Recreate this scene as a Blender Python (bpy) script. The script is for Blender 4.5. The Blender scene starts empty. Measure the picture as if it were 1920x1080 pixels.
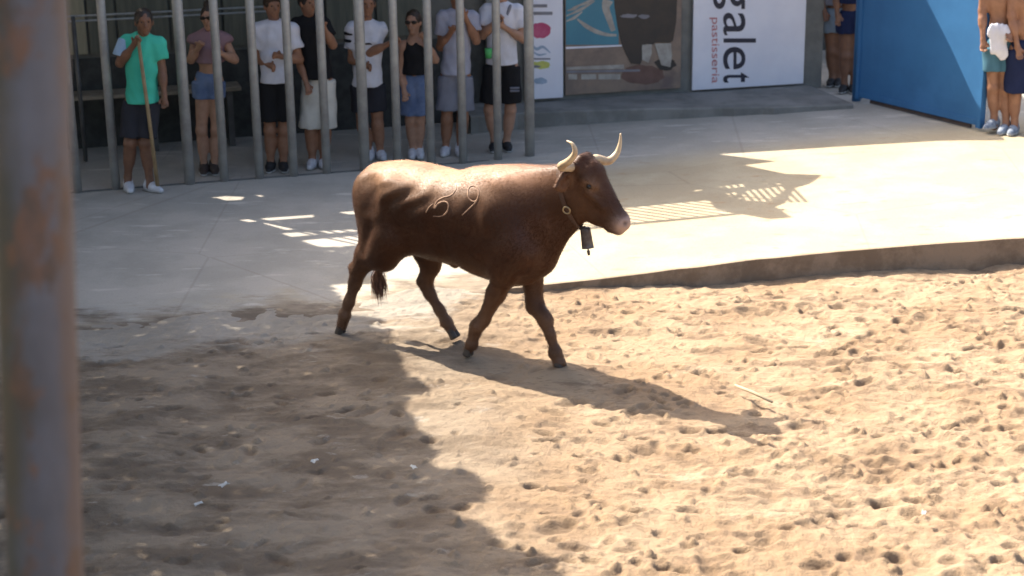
import bpy, bmesh, math, random
import numpy as np
from mathutils import Vector, Matrix
from mathutils.bvhtree import BVHTree
random.seed(7); rng = np.random.default_rng(7)
S = bpy.context.scene
COL = S.collection

# ------------------------------------------------------------------ camera
FPX, PITCH, CAMH, ROLL = 3200.0, math.radians(17.27), 3.9, math.radians(0.8)
fw = np.array([0, math.cos(PITCH), -math.sin(PITCH)])
_rt = np.array([1., 0, 0]); _up = np.cross(_rt, fw)
RT = math.cos(ROLL)*_rt - math.sin(ROLL)*_up
UP = math.sin(ROLL)*_rt + math.cos(ROLL)*_up
CAM = np.array([0, 0, CAMH])
cd = bpy.data.cameras.new('camera'); cam = bpy.data.objects.new('camera', cd); COL.objects.link(cam)
cam.matrix_world = Matrix(((RT[0], UP[0], -fw[0], 0), (RT[1], UP[1], -fw[1], 0), (RT[2], UP[2], -fw[2], CAMH), (0, 0, 0, 1)))
cd.sensor_width = 36; cd.lens = 36*FPX/1920; cd.clip_start = .1; cd.clip_end = 500
cd.dof.use_dof = True; cd.dof.focus_distance = 11.4; cd.dof.aperture_fstop = cd.lens/1000/0.028
S.camera = cam

# ------------------------------------------------------------------ light
AZ, EL = math.radians(-38.5), math.radians(48)        # direction the sunlight travels
w = bpy.data.worlds.new('World'); S.world = w; w.use_nodes = True
nt = w.node_tree; nt.nodes.clear()
sky = nt.nodes.new('ShaderNodeTexSky'); sky.sky_type = 'NISHITA'; sky.sun_disc = False
tosun = np.array([-math.cos(AZ)*math.cos(EL), -math.sin(AZ)*math.cos(EL), math.sin(EL)])
sky.sun_elevation = EL; sky.sun_rotation = math.atan2(tosun[0], tosun[1])
sky.dust_density = 5.0; sky.air_density = 1.0; sky.ozone_density = 0.0
bg = nt.nodes.new('ShaderNodeBackground'); bg.inputs[1].default_value = 0.15
wo = nt.nodes.new('ShaderNodeOutputWorld'); nt.links.new(sky.outputs[0], bg.inputs[0]); nt.links.new(bg.outputs[0], wo.inputs[0])
sl = bpy.data.lights.new('sun', 'SUN'); sl.energy = 5.0; sl.angle = math.radians(.4); sl.color = (1, .90, .76)
so = bpy.data.objects.new('sun', sl); COL.objects.link(so)
so.rotation_euler = Vector(-Vector(tosun)).to_track_quat('-Z', 'Y').to_euler(); so.location = (-20, 15, 25)
vs = S.view_settings; vs.view_transform = 'Standard'; vs.look = 'None'; vs.gamma = 1; vs.use_curve_mapping = False; vs.exposure = 1.22
S.cycles.max_bounces = 6; S.cycles.diffuse_bounces = 4

# ------------------------------------------------------------------ measuring helpers
def ray(px, py): return fw + RT*(px-960)/FPX - UP*(py-540)/FPX
def gp(px, py, z=0.): d = ray(px, py); return CAM + d*((z-CAMH)/d[2])
def slab_z(x): return min(.17, max(0., .036*(x+.4)))
def ground(px, py):
    z = 0.
    for _ in range(4): P = gp(px, py, z); z = slab_z(P[0])
    return gp(px, py, z)
def on_plane(px, py, P0, n):
    d = ray(px, py); return CAM + d*(((P0-CAM)@n)/(d@n))
def toward_sun(P, H):
    P = np.array(P, float); t = (H-P[2])/tosun[2]; return P + tosun*t

# ------------------------------------------------------------------ object helpers
def mesh(name, verts, faces, smooth=False):
    me = bpy.data.meshes.new(name); me.from_pydata([tuple(v) for v in verts], [], faces if isinstance(faces, list) else faces.tolist())
    if smooth: me.shade_smooth()
    me.update(); return me
def link(name, me, mat=None, parent=None, loc=None, rz=None):
    o = bpy.data.objects.new(name, me); COL.objects.link(o)
    if mat is not None and me is not None and not me.materials: me.materials.append(mat)
    if parent: o.parent = parent
    if loc is not None: o.location = tuple(loc)
    if rz is not None: o.rotation_euler = (0, 0, rz)
    return o
def tag(o, label=None, cat=None, group=None, kind=None):
    if label: o['label'] = label
    if cat: o['category'] = cat
    if group: o['group'] = group
    if kind: o['kind'] = kind
    return o
def empty(name, loc, rz, label, cat, group=None):
    o = bpy.data.objects.new(name, None); COL.objects.link(o); o.location = tuple(loc); o.rotation_euler = (0, 0, rz)
    o.empty_display_size = .2
    return tag(o, label, cat, group)
def box_me(x0, x1, y0, y1, z0, z1, bev=0.):
    bm = bmesh.new(); r = bmesh.ops.create_cube(bm, size=1)
    for v in bm.verts: v.co = Vector((x0+(v.co.x+.5)*(x1-x0), y0+(v.co.y+.5)*(y1-y0), z0+(v.co.z+.5)*(z1-z0)))
    if bev: bmesh.ops.bevel(bm, geom=bm.edges[:], offset=bev, segments=2, affect='EDGES')
    me = bpy.data.meshes.new('box'); bm.to_mesh(me); bm.free(); return me
def tube_me(pts, rad, n=12, caps=True):
    pts = [Vector(p) for p in pts]
    if not hasattr(rad, '__len__'): rad = [rad]*len(pts)
    V, F = [], []; up = None
    for i, p in enumerate(pts):
        t = (pts[min(i+1, len(pts)-1)]-pts[max(i-1, 0)]).normalized()
        if up is None: up = t.orthogonal().normalized()
        up = (up - t*up.dot(t)).normalized(); sd = t.cross(up)
        for k in range(n):
            a = 2*math.pi*k/n; V.append(p + (up*math.cos(a)+sd*math.sin(a))*rad[i])
    for i in range(len(pts)-1):
        for k in range(n):
            a = i*n+k; b = i*n+(k+1) % n; F.append([a, b, b+n, a+n])
    if caps:
        F.append(list(range(n))[::-1]); F.append(list(range((len(pts)-1)*n, len(pts)*n)))
    me = mesh('tube', V, F, True); return me
def spline(pts, m=8):
    P = [np.array(p, float) for p in pts]; P = [2*P[0]-P[1]]+P+[2*P[-1]-P[-2]]; out = []
    for i in range(1, len(P)-2):
        for k in range(m):
            t = k/m; a, b, c, d = P[i-1:i+3]
            out.append(.5*((2*b)+(-a+c)*t+(2*a-5*b+4*c-d)*t*t+(-a+3*b-3*c+d)*t**3))
    out.append(P[-2]); return out

# ------------------------------------------------------------------ materials
def mat(name, c, c2=None, rough=.8, scale=8., bump=0., bscale=60., metal=0., detail=5, lo=.35, hi=.65, stretch=None, spec=.5, c3=None, s3=2., lo3=.5, hi3=.7, attr=None):
    m = bpy.data.materials.new(name); m.use_nodes = True; n = m.node_tree.nodes; L = m.node_tree.links
    b = n['Principled BSDF']; b.inputs['Roughness'].default_value = rough; b.inputs['Metallic'].default_value = metal
    b.inputs['Specular IOR Level'].default_value = spec
    tc = n.new('ShaderNodeTexCoord'); vec = tc.outputs['Object']
    if stretch:
        mp = n.new('ShaderNodeMapping'); mp.inputs['Scale'].default_value = stretch; L.new(vec, mp.inputs[0]); vec = mp.outputs[0]
    def noise(s, d=detail):
        t = n.new('ShaderNodeTexNoise'); t.inputs['Scale'].default_value = s; t.inputs['Detail'].default_value = d; t.inputs['Roughness'].default_value = .6
        L.new(vec, t.inputs['Vector']); return t
    src = None
    def ramp(t, lo, hi):
        r = n.new('ShaderNodeMapRange'); r.interpolation_type = 'SMOOTHSTEP'; r.inputs[1].default_value = lo; r.inputs[2].default_value = hi
        L.new(t, r.inputs[0]); return r.outputs[0]
    def mix(f, a, bb):
        x = n.new('ShaderNodeMix'); x.data_type = 'RGBA'; L.new(f, x.inputs[0])
        for k, q in ((6, a), (7, bb)):
            if isinstance(q, tuple): x.inputs[k].default_value = (*q, 1)
            else: L.new(q, x.inputs[k])
        return x.outputs[2]
    if attr:
        a = n.new('ShaderNodeAttribute'); a.attribute_name = attr; base = a.outputs['Color']
        if c2:
            x = n.new('ShaderNodeMix'); x.data_type = 'RGBA'; x.blend_type = 'MULTIPLY'; x.inputs[0].default_value = 1
            L.new(base, x.inputs[6]); L.new(mix(ramp(noise(scale).outputs[0], lo, hi), (1., 1., 1.), c2), x.inputs[7]); base = x.outputs[2]
        src = base
    else:
        src = mix(ramp(noise(scale).outputs[0], lo, hi), c, c2 or tuple(v*.8 for v in c))
    if c3: src = mix(ramp(noise(s3, 6).outputs[0], lo3, hi3), src, c3)
    L.new(src, b.inputs['Base Color'])
    if bump:
        bp = n.new('ShaderNodeBump'); bp.inputs['Strength'].default_value = 1; bp.inputs['Distance'].default_value = bump
        L.new(noise(bscale, 4).outputs[0], bp.inputs['Height']); L.new(bp.outputs[0], b.inputs['Normal'])
    return m
M = {}
M['steel'] = mat('galvanised_steel', (.38, .385, .375), (.29, .29, .285), .55, 6, .001, 30, .3)
M['rail_dark'] = mat('dark_steel', (.10, .10, .10), (.06, .06, .06), .5, 5)
M['wall_grey'] = mat('render_wall', (.22, .22, .20), (.16, .16, .15), .9, 3, .004, 40)
M['wall_dark'] = mat('dark_wall', (.15, .15, .135), (.10, .10, .09), .9, 2, .004, 30)
M['black'] = mat('black_recess', (.055, .056, .053), (.035, .036, .034), .9)
M['beige'] = mat('beige_cladding', (.33, .30, .21), (.26, .24, .17), .7, 3, 0, 30, stretch=(6, 6, .6))
M['olive'] = mat('olive_cladding', (.13, .13, .10), (.09, .095, .075), .7, 3, 0, 30, stretch=(6, 6, .6))
M['wood'] = mat('weathered_wood', (.30, .26, .20), (.18, .15, .11), .8, 6, .002, 40, stretch=(1, 8, 8))
M['banner'] = mat('white_banner', (.76, .77, .84), (.70, .71, .79), .55, 2, .002, 6)
M['navyprint'] = mat('dark_print', (.03, .03, .05), rough=.6)
M['redprint'] = mat('red_print', (.55, .18, .18), rough=.6)
M['pinkprint'] = mat('pink_print', (.45, .05, .14), (.5, .1, .2), .6)
M['blueprint'] = mat('pale_blue_print', (.35, .45, .58), rough=.6)
M['yellowprint'] = mat('yellow_print', (.6, .62, .15), rough=.6)
M['greyprint'] = mat('grey_print', (.22, .22, .25), rough=.6)
M['teal'] = mat('teal_print', (.06, .23, .31), (.05, .20, .28), .55, 2)
M['tan'] = mat('tan_poster', (.27, .20, .15), (.2, .15, .12), .6, 4, c3=(.15, .11, .1), s3=3)
M['creamprint'] = mat('cream_print', (.42, .40, .36), (.3, .28, .25), .6, 8)
M['darkphoto'] = mat('dark_photo_print', (.02, .02, .022), (.035, .028, .026), .5, 5)
M['gate'] = mat('blue_gate_paint', (.042, .155, .34), (.037, .135, .30), .5, 2, .002, 8, c3=(.047, .165, .36), s3=1.5, spec=.3)
M['gapshade'] = mat('gate_gap_shade', (.08, .055, .045), (.05, .04, .04), .8, 10)  # shadow colour for the gap below the gate
M['stage'] = mat('deck_boards', (.2, .16, .11), (.14, .11, .08), .85, 4)
M['bark'] = mat('bark', (.12, .09, .065), (.07, .055, .04), .95, 10, .02, 12)
M['leaf'] = mat('leaf', (.05, .10, .025), (.035, .07, .02), .6, 2)
M['paper'] = mat('paper_scrap', (.5, .5, .48), rough=.8)
M['stick'] = mat('pale_stick', (.30, .22, .12), (.24, .17, .09), .7, 12)

# arena ground ---------------------------------------------------------------
def node_mat(name):
    m = bpy.data.materials.new(name); m.use_nodes = True; return m, m.node_tree.nodes, m.node_tree.links, m.node_tree.nodes['Principled BSDF']
def tools(n, L):
    def noise(s, d=6, r=.6, vec=None, st=None):
        t = n.new('ShaderNodeTexNoise'); t.inputs['Scale'].default_value = s; t.inputs['Detail'].default_value = d; t.inputs['Roughness'].default_value = r
        if vec is not None:
            if st:
                mp = n.new('ShaderNodeMapping'); mp.inputs['Scale'].default_value = st; L.new(vec, mp.inputs[0]); vec = mp.outputs[0]
            L.new(vec, t.inputs['Vector'])
        return t.outputs[0]
    def rm(v, a, b, c=0., d=1.):
        r = n.new('ShaderNodeMapRange'); r.interpolation_type = 'SMOOTHSTEP'
        for i, q in ((1, a), (2, b), (3, c), (4, d)): r.inputs[i].default_value = q
        L.new(v, r.inputs[0]); return r.outputs[0]
    def mix(f, a, b):
        x = n.new('ShaderNodeMix'); x.data_type = 'RGBA'
        if isinstance(f, float): x.inputs[0].default_value = f
        else: L.new(f, x.inputs[0])
        for k, q in ((6, a), (7, b)):
            if isinstance(q, tuple): x.inputs[k].default_value = (*q, 1)
            else: L.new(q, x.inputs[k])
        return x.outputs[2]
    def mth(op, a, b=0.):
        x = n.new('ShaderNodeMath'); x.operation = op
        for k, q in ((0, a), (1, b)):
            if isinstance(q, (int, float)): x.inputs[k].default_value = q
            else: L.new(q, x.inputs[k])
        return x.outputs[0]
    return noise, rm, mix, mth
SAND = (.36, .265, .175)
def sand_material():
    m, n, L, b = node_mat('arena_sand_earth'); noise, rm, mix, mth = tools(n, L)
    g = n.new('ShaderNodeNewGeometry'); P = g.outputs['Position']
    col = mix(rm(noise(1.1, 4, .5, P), .42, .62), SAND, (.31, .215, .135))
    col = mix(rm(noise(4.5, 6, .65, P, (.55, 1.2, 1)), .50, .68), col, (.20, .14, .095))
    col = mix(rm(noise(2.6, 7, .7, P, (.6, 1.2, 1)), .56, .68), col, (.42, .32, .22))
    col = mix(mth('MULTIPLY', rm(noise(26, 4, .65, P, (.5, 1.2, 1)), .54, .68), .75), col, (.22, .16, .10))
    # darker brown earth and pale dust streaks on the left half of the ring
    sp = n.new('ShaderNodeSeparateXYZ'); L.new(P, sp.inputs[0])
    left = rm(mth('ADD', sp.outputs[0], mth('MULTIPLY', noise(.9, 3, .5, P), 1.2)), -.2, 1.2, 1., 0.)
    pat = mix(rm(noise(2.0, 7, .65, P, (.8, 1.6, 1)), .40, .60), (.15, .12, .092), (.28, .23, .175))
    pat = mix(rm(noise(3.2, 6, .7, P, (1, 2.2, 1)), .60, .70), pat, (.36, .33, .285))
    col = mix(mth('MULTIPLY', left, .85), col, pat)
    ap = n.new('ShaderNodeAttribute'); ap.attribute_name = 'apron'   # grey dust off the paving
    gcol = mix(rm(noise(1.4, 6, .6, P), .38, .62), (.33, .30, .255), (.40, .365, .315))
    col = mix(mth('MULTIPLY', rm(mth('ADD', ap.outputs['Fac'], mth('MULTIPLY', mth('SUBTRACT', noise(1.9, 7, .7, P, (.5, 1.7, 1)), .5), 2.0)), .40, .75), .85), col, gcol)
    # dent shadows painted as darker sand in the hollows
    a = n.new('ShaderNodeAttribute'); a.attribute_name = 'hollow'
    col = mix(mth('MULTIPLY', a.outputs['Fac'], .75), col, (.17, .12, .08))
    L.new(col, b.inputs['Base Color']); b.inputs['Roughness'].default_value = .95; b.inputs['Specular IOR Level'].default_value = .15
    bp = n.new('ShaderNodeBump'); bp.inputs['Distance'].default_value = .02; bp.inputs['Strength'].default_value = 1
    h = mth('ADD', noise(22, 6, .7, P), mth('MULTIPLY', noise(110, 3, .6, P), .3)); L.new(h, bp.inputs['Height']); L.new(bp.outputs[0], b.inputs['Normal'])
    return m
def slab_material():
    m, n, L, b = node_mat('worn_concrete_paving'); noise, rm, mix, mth = tools(n, L)
    g = n.new('ShaderNodeNewGeometry'); P = g.outputs['Position']; sp = n.new('ShaderNodeSeparateXYZ'); L.new(P, sp.inputs[0])
    dust = mix(rm(noise(1.6, 6, .6, P), .4, .65), (.42, .345, .235), (.47, .40, .28))
    dust = mix(rm(noise(3.4, 6, .65, P, (1, 2, 1)), .58, .72), dust, (.40, .29, .18))
    asph = mix(rm(noise(1.4, 6, .6, P), .38, .62), (.37, .345, .30), (.44, .405, .355))
    asph = mix(rm(noise(2.6, 6, .6, P, (.7, 2.6, 1)), .57, .68), asph, (.54, .50, .44))
    # sand carried onto the paving: everywhere on the right, near the ring's edge on the left; the back lane is bare
    e = mth('ADD', mth('SUBTRACT', sp.outputs[0], 0.), mth('MULTIPLY', mth('SUBTRACT', noise(.8, 4, .5, P), .5), 2.4))
    right = rm(e, -.7, .9)
    far = rm(mth('SUBTRACT', sp.outputs[1], mth('MULTIPLY', sp.outputs[0], .3)), 15.6, 16.6, 1., 0.)
    near = rm(mth('ADD', mth('SUBTRACT', sp.outputs[1], mth('MULTIPLY', sp.outputs[0], .45)), mth('MULTIPLY', noise(2.2, 6, .65, P), 3.2)), 14.0, 15.2, 1., 0.)
    f = mth('MAXIMUM', mth('MULTIPLY', right, far), mth('MULTIPLY', near, .8))
    col = mix(f, asph, dust)
    col = mix(mth('MULTIPLY', rm(noise(60, 3, .6, P), .55, .75), .35), col, (.16, .14, .12))
    pat = mix(rm(noise(2.0, 7, .65, P, (.8, 1.6, 1)), .40, .60), (.15, .12, .092), (.28, .23, .175))
    pat = mix(rm(noise(3.2, 6, .7, P, (1, 2.2, 1)), .60, .70), pat, (.36, .33, .285))
    a1 = n.new('ShaderNodeAttribute'); a1.attribute_name = 'rim'
    col = mix(rm(mth('ADD', a1.outputs['Fac'], mth('MULTIPLY', mth('SUBTRACT', noise(1.7, 7, .7, P, (.6, 1.6, 1)), .5), 1.5)), .30, .62), col, pat)
    a2 = n.new('ShaderNodeAttribute'); a2.attribute_name = 'face'
    col = mix(mth('MULTIPLY', a2.outputs['Fac'], 1.), col, mix(rm(noise(3, 6, .7, P), .4, .6), (.25, .195, .145), (.17, .13, .095)))
    crack = n.new('ShaderNodeTexVoronoi'); crack.feature = 'DISTANCE_TO_EDGE'; crack.inputs['Scale'].default_value = .42; L.new(P, crack.inputs['Vector'])
    col = mix(mth('MULTIPLY', rm(crack.outputs['Distance'], .001, .005, 1., 0.), .18), col, (.17, .13, .10))
    L.new(col, b.inputs['Base Color']); b.inputs['Roughness'].default_value = .9; b.inputs['Specular IOR Level'].default_value = .2
    bp = n.new('ShaderNodeBump'); bp.inputs['Distance'].default_value = .006; L.new(mth('ADD', noise(30, 6, .7, P), mth('MULTIPLY', noise(6, 4, .6, P), 1.5)), bp.inputs['Height']); L.new(bp.outputs[0], b.inputs['Normal'])
    return m
M['sand'] = sand_material(); M['slab'] = slab_material()
M['paving'] = mat('pavement_concrete', (.25, .24, .22), (.17, .165, .15), .9, 2.5, .004, 30, c3=(.13, .125, .12), s3=1.4, lo3=.55, hi3=.7)

def vnoise(X, Y, s, seed):
    r = np.random.default_rng(seed); G = r.random((256, 256))
    x = X*s+37.3; y = Y*s+11.7; i = np.floor(x).astype(int); j = np.floor(y).astype(int); u = x-i; v = y-j
    u = u*u*(3-2*u); v = v*v*(3-2*v); g = lambda a, b: G[a % 256, b % 256]
    return (g(i, j)*(1-u)+g(i+1, j)*u)*(1-v)+(g(i, j+1)*(1-u)+g(i+1, j+1)*u)*v-.5
def grid_mesh(name, X, Y, Z):
    ny, nx = X.shape; V = np.stack([X, Y, Z], -1).reshape(-1, 3)
    I = np.arange(nx*ny).reshape(ny, nx); F = np.stack([I[:-1, :-1], I[:-1, 1:], I[1:, 1:], I[1:, :-1]], -1).reshape(-1, 4)
    me = bpy.data.meshes.new(name); me.vertices.add(len(V)); me.vertices.foreach_set('co', V.ravel())
    me.loops.add(F.size); me.loops.foreach_set('vertex_index', F.ravel().astype(np.int32))
    me.polygons.add(len(F)); me.polygons.foreach_set('loop_start', np.arange(0, F.size, 4, dtype=np.int32))
    me.update(calc_edges=True); me.shade_smooth(); return me

# ring's paving edge (kerb) as measured
EDGE = [(-9., 10.2), (-6.5, 10.9), (-3.98, 11.34), (-3.12, 11.51), (-2.17, 11.74), (-1.34, 11.95), (-.41, 12.43)]
for q in [(1000, 536), (1100, 525), (1250, 507), (1400, 488), (1525, 475), (1650, 465), (1780, 455), (1920, 445)]:
    P = ground(*q); EDGE.append((P[0], P[1]))
EDGE += [(5.6, EDGE[-1][1]+.25), (7.5, EDGE[-1][1]+.5), (11., EDGE[-1][1]+.7)]
ex = np.array([e[0] for e in EDGE]); ey = np.array([e[1] for e in EDGE])

# sand sheet
xs = np.arange(-5.2, 6.4, .0145); ys = np.arange(6.4, 14.7, .0145); X, Y = np.meshgrid(xs, ys)
Z = .030*vnoise(X, Y, .9, 1)+.040*vnoise(X*.8, Y, 2.3, 2)+.008*vnoise(X, Y, 27, 5)
def billow(s, seed, ax=1.): return np.abs(vnoise(X*ax, Y, s, seed))*2
AMP = .40+1.1*np.clip(vnoise(X, Y, .6, 8)+.4+.12*(X-.5), 0, 1)
Z += AMP*(.016*billow(5., 3, .6)+.030*vnoise(X*.55, Y, 8.5, 4)+.026*vnoise(X*.6, Y, 15, 6)+.014*vnoise(X*.8, Y, 27, 7))
Z -= .015+.015*np.clip((X-.9)/1.8, 0, 1)
HO = np.zeros_like(Z)
def dent(x, y, r, d, ang, el):
    m = (abs(X-x) < 3*r) & (abs(Y-y) < 3*r)
    dx = X[m]-x; dy = Y[m]-y; c, s = math.cos(ang), math.sin(ang); u = (dx*c+dy*s)/(r*el); v = (-dx*s+dy*c)/r; q = np.sqrt(u*u+v*v)
    Z[m] += -d*np.exp(-(q**4)*1.2) + .38*d*np.exp(-((q-1.35)/.32)**2)
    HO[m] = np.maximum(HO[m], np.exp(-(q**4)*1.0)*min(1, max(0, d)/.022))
for k in range(3600):
    x = rng.uniform(-5, 6.2); y = rng.uniform(6.5, 14)
    if y > np.interp(x, ex, ey)-.25: continue
    dens = .55+.9*(vnoise(np.array([x]), np.array([y]), .7, 9)[0]+.2)
    if x < .0: dens *= .3
    if abs(x+.4) < 1.3 and 10.2 < y < 12: dens *= .25
    if rng.random() > dens+.15: continue
    dent(x, y, rng.uniform(.016, .042)**1.0*(1+.5*(rng.random() < .2)), rng.uniform(.006, .022), rng.normal(0, .6), rng.uniform(1.1, 2.3))
for k in range(3400):   # clods
    x = rng.uniform(-5, 6.2); y = rng.uniform(6.5, 14)
    if y > np.interp(x, ex, ey)-.15 or (rng.random() > .45 and x < 0): continue
    q_ = rng.uniform(.010, .026); dent(x, y, q_, -q_*rng.uniform(.5, .9), rng.uniform(0, 3.1), rng.uniform(1, 1.8))
for k in range(34):  # scuffed tracks
    x = rng.uniform(0, 5); y = rng.uniform(7.2, 12.5); a = rng.uniform(-.3, .9)
    for j in range(rng.integers(3, 7)): dent(x+j*.13*math.cos(a)+rng.normal(0, .02), y+j*.13*math.sin(a)+rng.normal(0, .02), rng.uniform(.025, .045), rng.uniform(.012, .026), a, 1.5)
zedge = np.interp(X, ex, ey)
Z -= .030*np.clip((X+.2)/1.2, 0, 1) - .0
# sand banks up a little against the low kerb
Z -= .022*np.exp(-((Y-zedge+.1)/.35)**2)*np.clip((X+.5)/.5, 0, 1)
Z -= np.clip((Y-zedge-.3)*.3, 0, .2)
Z -= np.clip((6.6-Y)*1.5, 0, .3)+np.clip((X-6.2)*1.5, 0, .3)+np.clip((-5-X)*1.5, 0, .3)
for fx, fy in ((.33, 10.72), (-.24, 11.0)):     # flat spots the hooves press on
    m = np.exp(-(((X-fx)/.2)**2+((Y-fy)/.2)**2)); Z = Z*(1-m)
me = grid_mesh('arena_sand', X, Y, Z)
AP = (np.exp(-np.clip(zedge-Y, 0, 9)/.75)*np.clip((.2-X)/.8, 0, 1)).ravel().astype(np.float32)
at = me.attributes.new('apron', 'FLOAT', 'POINT'); at.data.foreach_set('value', AP)
at = me.attributes.new('hollow', 'FLOAT', 'POINT'); at.data.foreach_set('value', HO.ravel().astype(np.float32))
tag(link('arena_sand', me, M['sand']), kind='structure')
me = grid_mesh('ground', *[a for a in np.meshgrid(np.linspace(-150, 150, 31), np.linspace(-60, 240, 31))], np.full((31, 31), -.42))
tag(link('ground', me, M['sand']), kind='structure')

# paving sheet with its kerb face
us = np.arange(-9., 11.01, .05); front = np.interp(us, ex, ey)
drop = np.where(us < -.41, -.035, 0.)
rows = [0., .0, .03, .1, .2, .35, .6, 1, 1.5, 2, 3, 4, 6, 8, 11, 16]
XX = np.tile(us, (len(rows), 1)); YY = np.zeros_like(XX); ZZ = np.zeros_like(XX)
zt = np.array([slab_z(x) for x in us])
wob = .035*np.array([vnoise(np.array([x]), np.array([0.]), 4.5, 21)[0] for x in us])
for r, d in enumerate(rows):
    YY[r] = front+d+wob*(d < .2)
    if r == 0: ZZ[r] = -.30; YY[r] -= .012+.014*np.array([vnoise(np.array([x]), np.array([3.]), 5., 25)[0] for x in us])
    else:
        fade = np.clip(d/.6, 0, 1); bl = np.clip((us+.9)/.9, 0, 1)
        ZZ[r] = zt - (1-fade)*.035*(1-bl) - (.006 if d == 0 else 0) + .004*vnoise(XX[r], YY[r], 1.5, 30)*(d > .3)
me = grid_mesh('paving', XX, YY, ZZ); me.shade_flat()
RM = np.zeros_like(XX); FA = np.zeros_like(XX)
for r, d in enumerate(rows): RM[r] = np.exp(-d/.55)*np.clip((.3-us)/.7, 0, 1); FA[r] = (r <= 1)
for nm, ar in (('rim', RM), ('face', FA)): at = me.attributes.new(nm, 'FLOAT', 'POINT'); at.data.foreach_set('value', ar.ravel().astype(np.float32))
tag(link('paving', me, M['slab']), kind='structure')

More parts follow.
